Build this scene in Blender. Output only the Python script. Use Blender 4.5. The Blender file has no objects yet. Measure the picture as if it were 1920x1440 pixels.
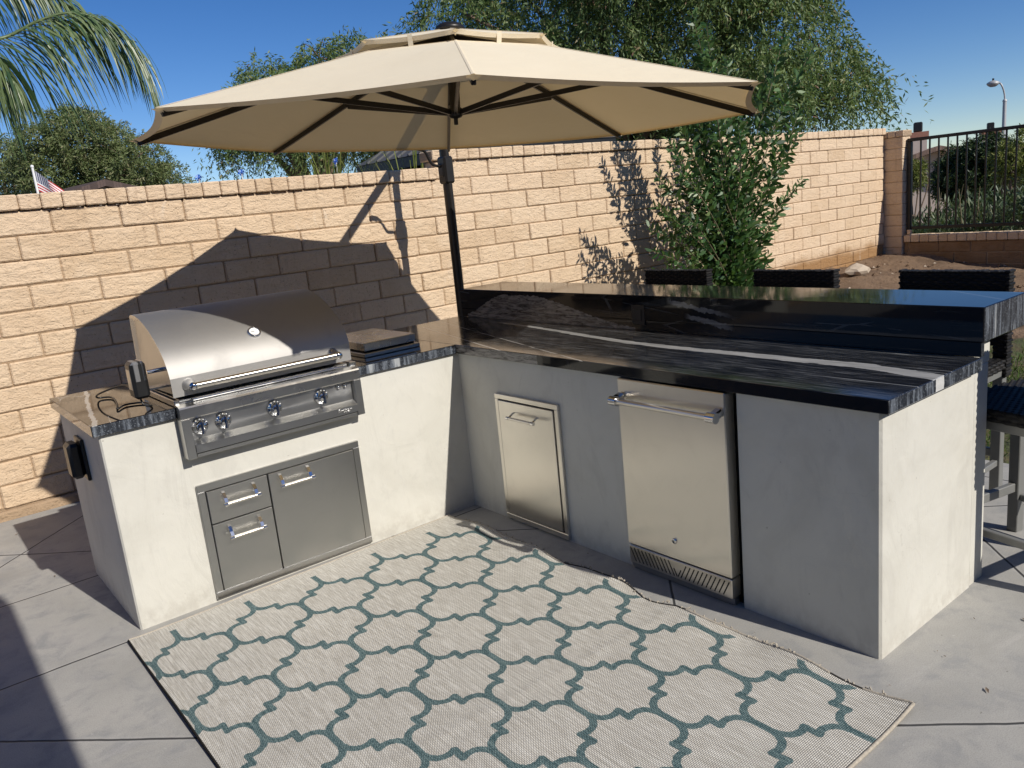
import bpy, bmesh, math, random
import numpy as np
from mathutils import Vector, Matrix, Quaternion
random.seed(7); rng = np.random.default_rng(11)
SC = bpy.context.scene
COL = SC.collection
R = math.radians
PI = math.pi

# ------------------------------------------------------------------ camera
CAM = Vector((-2.3733, -3.5228, 1.6159)); YAW, PITCH, ROLL, FPX = 0.6567, -0.2208, -0.1011, 1509.96
_f = Vector((math.sin(YAW)*math.cos(PITCH), math.cos(YAW)*math.cos(PITCH), math.sin(PITCH)))
_r = Vector((math.cos(YAW), -math.sin(YAW), 0)); _u = _r.cross(_f)
CR = _r*math.cos(ROLL) + _u*math.sin(ROLL); CU = CR.cross(_f); CF = _f
cd = bpy.data.cameras.new('camera'); cam = bpy.data.objects.new('camera', cd); COL.objects.link(cam)
cd.sensor_width = 36; cd.lens = FPX/1920*36; cd.clip_start = 0.05; cd.clip_end = 5000
M = Matrix((CR, CU, -CF)).transposed().to_4x4(); M.translation = CAM
cam.matrix_world = M; SC.camera = cam
def ray(px, py):
    return (CF + CR*((px-960)/FPX) - CU*((py-720)/FPX))
def at(px, py, dist):                      # a point at a given horizontal distance
    d = ray(px, py); return CAM + d*(dist/math.hypot(d.x, d.y))
def atY(px, py, y):
    d = ray(px, py); return CAM + d*((y-CAM.y)/d.y)
def atZ(px, py, z):
    d = ray(px, py); return CAM + d*((z-CAM.z)/d.z)

# ------------------------------------------------------------------ node helpers
class NT:
    def __init__(s, name):
        s.mat = bpy.data.materials.new(name); s.mat.use_nodes = True
        s.t = s.mat.node_tree; s.t.nodes.clear()
        s.out = s.t.nodes.new('ShaderNodeOutputMaterial')
    def n(s, typ, ins=None, **kw):
        nd = s.t.nodes.new('ShaderNode'+typ)
        for k, v in kw.items(): setattr(nd, k, v)
        for k, v in (ins or {}).items(): s.set(nd.inputs[k], v)
        return nd
    def set(s, sock, v):
        if hasattr(v, 'is_output') or isinstance(v, bpy.types.NodeSocket): s.t.links.new(v, sock)
        else:
            if sock.type == 'RGBA' and len(v) == 3: v = (*v, 1)
            sock.default_value = v
    def m(s, op, a, b=0.0, c=0.0):
        nd = s.n('Math', operation=op); s.set(nd.inputs[0], a); s.set(nd.inputs[1], b); s.set(nd.inputs[2], c); return nd.outputs[0]
    def vm(s, op, a, b=(0, 0, 0)):
        nd = s.n('VectorMath', operation=op); s.set(nd.inputs[0], a); s.set(nd.inputs[1], b); return nd.outputs[0]
    def co(s, kind='Object', scale=None):
        v = s.n('TexCoord').outputs[kind]
        if scale is not None: v = s.n('Mapping', {'Vector': v, 'Scale': scale}).outputs[0]
        return v
    def noise(s, vec, scale, detail=4, rough=.55, dist=0.0):
        return s.n('TexNoise', {'Vector': vec, 'Scale': scale, 'Detail': detail, 'Roughness': rough, 'Distortion': dist}).outputs['Fac']
    def ss(s, x, lo, hi):                  # smoothstep
        nd = s.n('MapRange', {'Value': x, 'From Min': lo, 'From Max': hi}, interpolation_type='SMOOTHSTEP'); return nd.outputs[0]
    def mr(s, x, lo, hi, a=0.0, b=1.0):
        return s.n('MapRange', {'Value': x, 'From Min': lo, 'From Max': hi, 'To Min': a, 'To Max': b}).outputs[0]
    def mix(s, f, a, b, blend='MIX'):
        nd = s.n('Mix', data_type='RGBA', blend_type=blend); s.set(nd.inputs[0], f); s.set(nd.inputs[6], a); s.set(nd.inputs[7], b); return nd.outputs[2]
    def ramp(s, f, stops):
        nd = s.n('ValToRGB', {'Fac': f}); e = nd.color_ramp.elements
        while len(e) < len(stops): e.new(.5)
        for q, (p, c) in zip(e, stops): q.position = p; q.color = (*c, 1)
        return nd.outputs[0]
    def sep(s, v): return s.n('SeparateXYZ', {'Vector': v}).outputs
    def bump(s, h, strength=.3, dist=.005, normal=None):
        nd = s.n('Bump', {'Height': h, 'Strength': strength, 'Distance': dist})
        if normal is not None: s.set(nd.inputs['Normal'], normal)
        return nd.outputs[0]
    def pr(s, color, rough=.5, metal=0.0, normal=None, **kw):
        nd = s.n('BsdfPrincipled', {'Base Color': color, 'Roughness': rough, 'Metallic': metal})
        if normal is not None: s.set(nd.inputs['Normal'], normal)
        for k, v in kw.items(): s.set(nd.inputs[k.replace('_', ' ')], v)
        return nd.outputs[0]
    def done(s, sh): s.t.links.new(sh, s.out.inputs[0]); return s.mat
    def island(s): return s.n('NewGeometry').outputs['Random Per Island']

def plain(name, c, rough=.5, metal=0.0, var=.12, vs=6.0, bump=0.0, bs=60., **kw):
    t = NT(name); v = t.co(); f = t.noise(v, vs, 5)
    col = t.mix(f, tuple(x*(1-var) for x in c), tuple(min(1, x*(1+var)) for x in c))
    nrm = t.bump(t.noise(v, bs, 3), bump, .002) if bump else None
    r2 = t.mr(t.noise(v, vs*1.7, 4), .3, .7, max(.02, rough*.85), min(1, rough*1.15))
    return t.done(t.pr(col, r2, metal, nrm, **kw))

# ------------------------------------------------------------------ materials
def mat_stucco():
    t = NT('white_stucco'); v = t.co()
    a = t.noise(v, 2.2, 6, .62, .8); b = t.noise(v, 9, 6, .6, 1.5); z = t.sep(v)[2]
    c = t.ramp(a, [(.25, (.50, .485, .43)), (.5, (.57, .556, .50)), (.8, (.608, .594, .537))])
    c = t.mix(t.ss(b, .60, .78), c, (.53, .52, .48)); 
    tr = t.noise(t.co('Object', (3.2, 3.2, 1.1)), 1.7, 7, .66, 1.8); c = t.mix(t.m('MULTIPLY', t.ss(tr, .52, .66), .38), c, (.47, .455, .41))
    low = t.m('MULTIPLY', t.ss(t.m('ADD', z, t.m('MULTIPLY', t.noise(v, 4, 4), -.09)), .09, -.03), t.ss(t.noise(v, 17, 6, .7), .36, .62))
    c = t.mix(t.m('MULTIPLY', low, .40), c, (.38, .35, .30))
    wv = t.n('Mapping', {'Vector': v, 'Scale': (1.1, 1.1, .7)}).outputs[0]; wn = t.n('TexNoise', {'Vector': v, 'Scale': 5.0, 'Detail': 4.0}).outputs['Color']
    wv = t.vm('ADD', wv, t.vm('MULTIPLY', wn, (.35, .35, .35)))
    ck = t.n('TexVoronoi', {'Vector': wv, 'Scale': 1.5}, feature='DISTANCE_TO_EDGE').outputs[0]
    ck = t.m('MULTIPLY', t.ss(ck, .0035, .001), t.ss(t.noise(v, 1.4, 3), .56, .64)); c = t.mix(t.m('MULTIPLY', ck, .16), c, (.30, .285, .25))
    spk = t.ss(t.noise(v, 48, 2), .745, .765); c = t.mix(t.m('MULTIPLY', spk, .6), c, (.22, .20, .17))
    h = t.m('ADD', t.m('ADD', t.noise(v, 5, 3, .5, 1.0), t.m('MULTIPLY', tr, .5)), t.m('MULTIPLY', t.noise(v, 130, 3), .07))
    return t.done(t.pr(c, t.mr(b, .3, .7, .55, .75), 0, t.bump(h, .38, .013)))
def mat_concrete():
    t = NT('grey_concrete'); v = t.co(); x, y, z = t.sep(v)
    a = t.noise(v, 1.1, 7, .62, .6); b = t.noise(v, 7, 6, .65, .4); f = t.noise(v, 260, 2); st = t.noise(t.co('Object', (1.5, 5, 1)), 2.3, 6, .7, .8)
    c = t.ramp(a, [(.3, (.28, .274, .256)), (.55, (.38, .370, .345)), (.75, (.43, .410, .378))])
    c = t.mix(t.ss(b, .45, .72), c, (.275, .276, .272)); c = t.mix(t.m('MULTIPLY', t.ss(st, .55, .75), .5), c, (.45, .43, .41))
    c = t.mix(t.m('MULTIPLY', t.ss(t.noise(v, 55, 3), .70, .76), .5), c, (.58, .57, .55))
    c = t.mix(t.m('MULTIPLY', t.ss(f, .38, .66), .38), c, (.19, .185, .175))
    c = t.mix(t.m('MULTIPLY', t.ss(t.noise(v, 19, 6, .75, 1.0), .58, .70), .30), c, (.24, .232, .215)); c = t.mix(t.m('MULTIPLY', t.ss(t.noise(v, 38, 3), .735, .75), .8), c, (.12, .11, .10))
    wob = t.m('MULTIPLY', t.m('SUBTRACT', t.noise(v, 6, 3), .5), .012)
    d = None
    for (p, q) in JOINTS:                  # saw-cut joints: lines p.x + q.y = const
        (nx, ny), cc = p, q
        e = t.m('ADD', t.m('MULTIPLY', x, nx), t.m('MULTIPLY', y, ny))
        e = t.m('ABSOLUTE', t.m('SUBTRACT', t.m('ADD', e, wob), cc))
        d = e if d is None else t.m('MINIMUM', d, e)
    j = t.ss(d, .0065, .003); rim = t.ss(d, .02, .006)
    c = t.mix(t.m('MULTIPLY', rim, .25), c, (.45, .44, .42))
    c = t.mix(j, c, (.045, .045, .045))
    h = t.m('SUBTRACT', t.m('ADD', t.m('MULTIPLY', b, .12), t.m('MULTIPLY', f, .03)), t.m('MULTIPLY', j, 1.0))
    return t.done(t.pr(c, t.mr(b, .3, .7, .62, .85), 0, t.bump(h, .5, .008)))
S2 = 2**-.5
JOINTS = [((S2, S2), -.54*S2), ((S2, S2), -2.79*S2), ((S2, -S2), -3.515*S2), ((S2, -S2), 1.395*S2), ((S2, -S2), 3.315*S2),
          ((0, 1), .80), ((0, 1), -.055), ((1, 0), 1.895)]
def mat_block(name='slump_block', mort=False, low=False):
    t = NT(name); v = t.co(); x, y, z = t.sep(v)
    i = t.island(); a = t.noise(v, 3.5, 6, .65, .5); b = t.noise(v, 24, 6, .7)
    base = t.ramp(i, [(0, (.565, .41, .26)), (.3, (.62, .46, .305)), (.55, (.65, .485, .325)), (.8, (.665, .505, .345)), (1, (.59, .43, .275))])
    c = t.mix(t.ss(a, .35, .75), base, (.67, .515, .355))
    c = t.mix(t.m('MULTIPLY', t.ss(b, .52, .75), .55), c, (.42, .29, .175))
    c = t.mix(t.m('MULTIPLY', t.ss(t.noise(v, 70, 4), .64, .7), .8), c, (.20, .13, .075))
    # soil staining low on the far part of the wall
    lim = t.m('ADD', t.m('MULTIPLY', t.ss(x, 2.5, 7.5), .40), t.m('MULTIPLY', t.noise(v, 3, 4), .22))
    st = t.m('MULTIPLY', t.ss(t.m('SUBTRACT', z, lim), .12, -.05), t.ss(x, 1.5, 4.0))
    c = t.mix(t.m('MULTIPLY', st, .88), c, (.27, .135, .04))
    dr = t.noise(t.co('Object', (9, 9, 1.2)), 1.6, 4, .6)
    c = t.mix(t.m('MULTIPLY', t.ss(dr, .58, .72), .28), c, (.33, .23, .15))
    ef = t.noise(t.co('Object', (5, 5, 1.6)), 1.1, 6, .68, .7); c = t.mix(t.m('MULTIPLY', t.ss(ef, .62, .74), .32), c, (.74, .66, .56))
    if low: c = t.mix(t.mr(a, .3, .7, .72, .95), c, (.20, .105, .038))  # low wall: soil brown, plus its shade darkened into the colour
    if mort: c = t.mix(.8, c, (.30, .205, .125))
    h = t.m('ADD', t.noise(t.co('Object', (13, 13, 30)), 1, 6, .65, .6), t.m('MULTIPLY', t.noise(v, 75, 4), .35))
    return t.done(t.pr(c, .9, 0, t.bump(h, 1.0, .019)))
def granite(name, kind):
    t = NT(name); v = t.co(); x, y, z = t.sep(v)
    if kind == 'side':
        s = t.noise(t.co('Object', (55, 55, 5)), 1, 5, .65); s2 = t.noise(t.co('Object', (14, 14, 1.2)), 1, 4, .6); sp = t.noise(v, 190, 3)
        c = t.mix(t.ss(s, .44, .68), (.018, .021, .028), (.15, .17, .20))
        c = t.mix(t.m('MULTIPLY', t.ss(s2, .64, .70), .7), c, (.42, .44, .45)); c = t.mix(t.m('MULTIPLY', t.ss(sp, .56, .70), .5), c, (.36, .40, .44))
        end = t.m('MULTIPLY', t.m('LESS_THAN', t.m('ABSOLUTE', t.m('SUBTRACT', x, t.m('ADD', .315, t.m('MULTIPLY', t.noise(v, 40, 3), .012)))), .030), t.m('MULTIPLY', t.m('LESS_THAN', y, -2.3), t.m('LESS_THAN', z, .92)))
        c = t.mix(end, c, t.mix(t.noise(v, 60, 4), (.42, .42, .41), (.66, .66, .64)))
        return t.done(t.pr(c, .33, 0, t.bump(t.noise(t.co('Object', (60, 60, 12)), 1, 5, .7), .35, .004)))
    w = t.m('MULTIPLY', t.m('SUBTRACT', t.noise(v, 3.2, 4, .6), .5), .09)
    c = (.0085, .0088, .010)
    if kind == 'right':
        fine = t.noise(t.co('Object', (230, 6, 230)), 1, 4, .66, .1); med = t.noise(t.co('Object', (75, 1.3, 75)), 1, 4, .60, .25)
        pz = t.mr(t.noise(t.co('Object', (6, 1.6, 6)), 1, 4, .6), .35, .65, .35, 1.0); c = t.mix(t.m('MULTIPLY', t.ss(fine, .48, .66), pz), c, (.15, .155, .162))
        c = t.mix(t.m('MULTIPLY', t.ss(med, .655, .69), .75), c, (.36, .37, .375))
        line = t.m('ADD', t.m('ADD', .37, t.m('MULTIPLY', t.ss(y, -1.2, .5), .20)), t.m('MULTIPLY', t.ss(y, -2.0, -2.5), -.075))
        e = t.m('ABSOLUTE', t.m('SUBTRACT', t.m('SUBTRACT', x, line), t.m('MULTIPLY', w, .35)))
        wd = t.m('ADD', t.mr(y, -2.3, .3, .040, .013), t.m('MULTIPLY', t.m('SUBTRACT', t.noise(t.co('Object', (60, 8, 60)), 1, 5, .7), .5), .035))
        vein = t.m('MULTIPLY', t.m('LESS_THAN', e, wd), t.ss(y, .42, .25))
        c = t.mix(vein, c, t.mix(t.noise(t.co('Object', (50, 6, 50)), 1, 5), (.12, .12, .118), (.58, .58, .565)))
        for a0, b0, wd in ((.235, .262, .0028), (.078, .25, .0035)):
            e = t.m('ABSOLUTE', t.m('SUBTRACT', t.m('SUBTRACT', x, t.m('ADD', a0, t.m('MULTIPLY', y, b0))), t.m('MULTIPLY', w, .12)))
            c = t.mix(t.m('MULTIPLY', t.m('LESS_THAN', e, wd), t.m('MULTIPLY', t.ss(t.noise(v, 4, 3), .35, .5), .8)), c, (.5, .49, .46))
    elif kind == 'left':
        e = t.m('ABSOLUTE', t.m('SUBTRACT', t.m('SUBTRACT', x, t.m('ADD', -1.752, t.m('MULTIPLY', t.m('SUBTRACT', y, .2), .16))), t.m('MULTIPLY', w, .55)))
        c = t.mix(t.m('LESS_THAN', e, t.m('ADD', -.004, t.m('MULTIPLY', t.noise(v, 34, 4, .7), .026))), c, (.36, .35, .33))
        vn = t.n('TexVoronoi', {'Vector': t.n('Mapping', {'Vector': v, 'Scale': (9, 2.5, 5)}).outputs[0], 'Scale': 1.0}, feature='DISTANCE_TO_EDGE').outputs[0]
        c = t.mix(t.m('MULTIPLY', t.m('LESS_THAN', vn, .014), t.ss(t.noise(v, 3, 3), .5, .6)), c, (.26, .255, .25))
    else:                                  # splash and bar faces
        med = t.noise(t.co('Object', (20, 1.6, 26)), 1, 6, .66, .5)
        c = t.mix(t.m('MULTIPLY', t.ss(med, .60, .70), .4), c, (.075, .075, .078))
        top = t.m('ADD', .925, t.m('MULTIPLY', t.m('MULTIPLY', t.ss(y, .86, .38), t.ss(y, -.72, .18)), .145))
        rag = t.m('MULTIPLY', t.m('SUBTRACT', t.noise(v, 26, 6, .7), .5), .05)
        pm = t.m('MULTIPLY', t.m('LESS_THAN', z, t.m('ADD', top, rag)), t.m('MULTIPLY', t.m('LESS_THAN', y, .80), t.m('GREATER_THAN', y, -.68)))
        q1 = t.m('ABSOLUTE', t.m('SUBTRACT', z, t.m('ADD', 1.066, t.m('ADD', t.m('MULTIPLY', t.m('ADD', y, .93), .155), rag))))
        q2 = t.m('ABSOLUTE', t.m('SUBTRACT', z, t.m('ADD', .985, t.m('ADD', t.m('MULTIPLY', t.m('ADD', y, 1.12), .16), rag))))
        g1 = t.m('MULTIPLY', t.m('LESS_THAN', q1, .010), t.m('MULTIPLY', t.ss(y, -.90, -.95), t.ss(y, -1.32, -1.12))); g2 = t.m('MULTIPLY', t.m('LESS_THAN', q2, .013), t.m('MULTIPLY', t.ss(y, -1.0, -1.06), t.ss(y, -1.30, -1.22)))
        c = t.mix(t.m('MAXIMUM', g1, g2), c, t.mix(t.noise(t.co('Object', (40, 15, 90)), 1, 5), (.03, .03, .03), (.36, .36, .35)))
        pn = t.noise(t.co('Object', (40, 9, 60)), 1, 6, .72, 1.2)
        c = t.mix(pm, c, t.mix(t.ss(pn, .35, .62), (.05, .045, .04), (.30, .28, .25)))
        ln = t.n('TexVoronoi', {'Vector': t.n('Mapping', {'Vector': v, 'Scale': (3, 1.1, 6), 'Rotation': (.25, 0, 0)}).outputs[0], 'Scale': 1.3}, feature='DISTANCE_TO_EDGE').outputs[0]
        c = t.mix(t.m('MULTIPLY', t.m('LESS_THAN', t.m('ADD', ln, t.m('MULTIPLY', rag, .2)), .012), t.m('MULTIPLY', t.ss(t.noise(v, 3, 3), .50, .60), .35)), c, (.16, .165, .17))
    r = t.mr(t.noise(v, 5, 5, .7), .35, .75, .035, .09) if kind != 'right' else t.mr(t.noise(v, 4, 5, .7), .35, .7, .06, .17)
    return t.done(t.pr(c, r, 0, t.bump(t.noise(v, 1.5, 2), .02, .01), Specular_IOR_Level=.40 if kind == 'face' else .60))
def steel(name, c=(.60, .595, .58), rough=.27, vert=False, smudge=.10, aniso=.55, rot=0.0):
    t = NT(name); v = t.co()
    g = t.noise(t.co('Object', (3, 3, 900) if not vert else (900, 900, 3)), 1, 3, .6)
    sm = t.noise(v, 7, 5, .65, 1.2); r = t.m('ADD', t.mr(t.noise(v, 4, 3), .3, .7, rough-.015, rough+.015), t.m('MULTIPLY', t.ss(sm, .5, .75), smudge))
    c2 = t.mix(t.m('MULTIPLY', t.ss(sm, .45, .8), .25), c, tuple(x*.82 for x in c))
    tg = t.n('Tangent', direction_type='RADIAL', axis='Z').outputs[0]
    return t.done(t.pr(c2, r, 1.0, t.bump(t.noise(t.co('Object', (7, 7, .8)), 1, 2), .10, .010), Anisotropic=aniso, Anisotropic_Rotation=rot, Tangent=tg))
def mat_cloth():
    t = NT('cream_canvas'); v = t.co(); w = t.noise(t.co('Object', (400, 400, 400)), 1, 2); a = t.noise(v, 2.5, 5, .6)
    c = t.mix(a, (.765, .675, .505), (.815, .735, .57)); nb = t.bump(t.m('ADD', t.m('MULTIPLY', w, .06), t.m('ADD', t.noise(v, 3, 3, .5, .8), t.m('MULTIPLY', t.noise(t.co('Object', (2, 2, 9)), 2.2, 3, .5, 1.5), .6))), .32, .016)
    d = t.n('BsdfDiffuse', {'Color': c, 'Normal': nb}).outputs[0]; tr = t.n('BsdfTranslucent', {'Color': (.86, .58, .24), 'Normal': nb}).outputs[0]
    return t.done(t.n('MixShader', {0: .15, 1: d, 2: tr}).outputs[0])
def leaf(name, stops, rough=.45, trans=.30, tc=None, spec=.4):
    t = NT(name); i = t.island(); c = t.ramp(i, stops)
    p = t.pr(c, rough, 0, None, Specular_IOR_Level=spec)
    tr = t.n('BsdfTranslucent', {'Color': t.mix(.5, c, tc or (.18, .26, .04))}).outputs[0]
    return t.done(t.n('MixShader', {0: trans, 1: p, 2: tr}).outputs[0])
def mat_wicker():
    t = NT('black_wicker'); v = t.co(); i = t.island()
    c = t.mix(i, (.010, .010, .010), (.028, .026, .025))
    return t.done(t.pr(c, t.mr(t.noise(v, 40, 3), .3, .7, .45, .62), 0, t.bump(t.noise(v, 300, 2), .2, .001), Specular_IOR_Level=.15))
def mat_rug():
    t = NT('woven_trellis_rug'); v = t.n('Mapping', {'Vector': t.co(), 'Location': (-1.015, -1.2875, 0)}).outputs[0]; x, y, z = t.sep(v)
    PX, PY = .1600, .2288
    x = t.m('SUBTRACT', x, t.m('MULTIPLY', t.ss(x, -1.73, -1.825), .023))
    wx = t.m('MULTIPLY', t.m('SUBTRACT', t.noise(v, 3, 2), .5), .010)
    u = t.m('PINGPONG', t.m('ADD', t.m('ADD', x, wx), 1.043+10*PX*2), PX); w = t.m('PINGPONG', t.m('ADD', y, 1.317+10*PY*2), PY)
    h = [(0.1600, -.02), (.1600, .036), (.1535, .062), (.139, .082), (.120, .093), (.0995, .0955), (.0785, .0890), (.0800, .1144)]
    pts = h + [(PX-a, PY-b) for a, b in reversed(h[:-1])]
    d = None
    for (ax, ay), (bx, by) in zip(pts[:-1], pts[1:]):
        L = math.hypot(bx-ax, by-ay); ex, ey = (bx-ax)/L, (by-ay)/L
        px = t.m('SUBTRACT', u, ax); py = t.m('SUBTRACT', w, ay)
        s = t.m('ADD', t.m('MULTIPLY', px, ex), t.m('MULTIPLY', py, ey)); s = t.m('SUBTRACT', s, t.m('MINIMUM', t.m('MAXIMUM', s, 0), L))
        q = t.m('ABSOLUTE', t.m('SUBTRACT', t.m('MULTIPLY', px, ey), t.m('MULTIPLY', py, ex)))
        e = t.m('ADD', t.m('MULTIPLY', s, s), t.m('MULTIPLY', q, q)); d = e if d is None else t.m('MINIMUM', d, e)
    d = t.m('SQRT', d); d = t.m('ADD', d, t.m('MULTIPLY', t.m('SUBTRACT', t.noise(v, 160, 2), .5), .006))
    line = t.ss(d, .0142, .0114)
    inside = t.m('MULTIPLY', t.m('LESS_THAN', y, -.128), t.m('MULTIPLY', t.m('GREATER_THAN', x, -1.90), t.m('LESS_THAN', x, -.205)))
    line = t.m('MULTIPLY', line, t.m('MULTIPLY', inside, t.m('GREATER_THAN', y, -2.50)))
    st = t.noise(t.co('Object', (160, 9, 1)), 1, 4, .7); sp = t.noise(v, 210, 3, .7); bl = t.noise(v, 2.0, 5, .6)
    c = t.mix(t.ss(st, .38, .66), (.455, .43, .375), (.71, .69, .63)); c = t.mix(t.m('MULTIPLY', t.ss(sp, .40, .7), .5), c, (.72, .69, .63))
    c = t.mix(t.m('MULTIPLY', t.ss(bl, .4, .7), .22), c, (.40, .38, .345))
    cl = t.mix(t.ss(t.m('ADD', t.m('MULTIPLY', sp, .6), t.m('MULTIPLY', st, .4)), .40, .60), (.040, .088, .100), (.185, .265, .265)); c = t.mix(line, c, cl)
    gx = t.m('ABSOLUTE', t.m('SINE', t.m('MULTIPLY', x, PI/.0085))); 
    row = t.m('FLOOR', t.m('MULTIPLY', y, 1/.006)); 
    gx = t.m('ABSOLUTE', t.m('SINE', t.m('ADD', t.m('MULTIPLY', x, PI/.0095), t.m('MULTIPLY', row, PI/2)))); gy = t.m('ABSOLUTE', t.m('SINE', t.m('MULTIPLY', y, PI/.006)))
    hh = t.m('POWER', t.m('MULTIPLY', gx, gy), .6)
    c = t.mix(t.m('MULTIPLY', t.ss(hh, .50, .1), .46), c, (.10, .09, .075))
    warp = t.m('MULTIPLY', t.ss(t.m('ABSOLUTE', t.m('SINE', t.m('MULTIPLY', x, PI/.024))), .16, .04), t.ss(t.noise(v, 1.3, 3), .42, .62))
    c = t.mix(t.m('MULTIPLY', warp, .5), c, (.06, .055, .045))
    return t.done(t.pr(c, .95, 0, t.bump(t.m('ADD', hh, t.m('MULTIPLY', sp, .5)), .75, .0035), Specular_IOR_Level=.1))
def mat_dirt():
    t = NT('brown_dirt'); v = t.co(); a = t.noise(v, 1.6, 7, .65); b = t.noise(v, 22, 6, .7)
    c = t.ramp(a, [(.3, (.12, .075, .042)), (.55, (.19, .122, .072)), (.75, (.25, .17, .105))]); c = t.mix(t.ss(b, .5, .7), c, (.085, .052, .03))
    c = t.mix(t.ss(t.noise(v, 60, 3), .68, .73), c, (.40, .31, .21))
    return t.done(t.pr(c, .95, 0, t.bump(b, .9, .03)))
def mat_lawn():
    t = NT('lawn_soil'); v = t.co(); c = t.ramp(t.noise(v, 9, 6), [(.3, (.05, .075, .02)), (.6, (.085, .07, .035)), (.75, (.13, .09, .05))])
    return t.done(t.pr(c, .95, 0, t.bump(t.noise(v, 40, 5), .8, .02)))
def mat_roof(name, c, sx, sy):
    t = NT(name); v = t.co(); b = t.n('TexBrick', {'Vector': t.n('Mapping', {'Vector': t.co('Generated'), 'Scale': (sx, sy, 1)}).outputs[0], 'Scale': 1.0, 'Color1': c, 'Color2': tuple(q*.75 for q in c), 'Mortar': tuple(q*.35 for q in c), 'Mortar Size': .06}).outputs[0]
    c2 = t.mix(t.noise(v, 4, 5), b, tuple(q*.8 for q in c), 'MIX'); return t.done(t.pr(c2, .85, 0, t.bump(t.noise(v, 30, 3), .4, .02)))
def mat_flag():
    t = NT('flag_fabric'); u = t.sep(t.co('UV')); x, y = u[0], u[1]
    s = t.m('MODULO', t.m('FLOOR', t.m('MULTIPLY', y, 12.999)), 2.0); c = t.mix(t.m('GREATER_THAN', s, .5), (.45, .02, .03), (.80, .78, .76))
    can = t.m('MULTIPLY', t.m('LESS_THAN', x, .4), t.m('GREATER_THAN', y, .4615))
    sx = t.m('SUBTRACT', t.m('FRACT', t.m('MULTIPLY', x, 15)), .5); sy = t.m('SUBTRACT', t.m('FRACT', t.m('MULTIPLY', y, 16.7)), .5)
    star = t.m('LESS_THAN', t.m('ADD', t.m('MULTIPLY', sx, sx), t.m('MULTIPLY', sy, sy)), .10)
    c = t.mix(can, c, t.mix(star, (.012, .022, .10), (.8, .8, .8)))
    return t.done(t.pr(c, .8))
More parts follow.
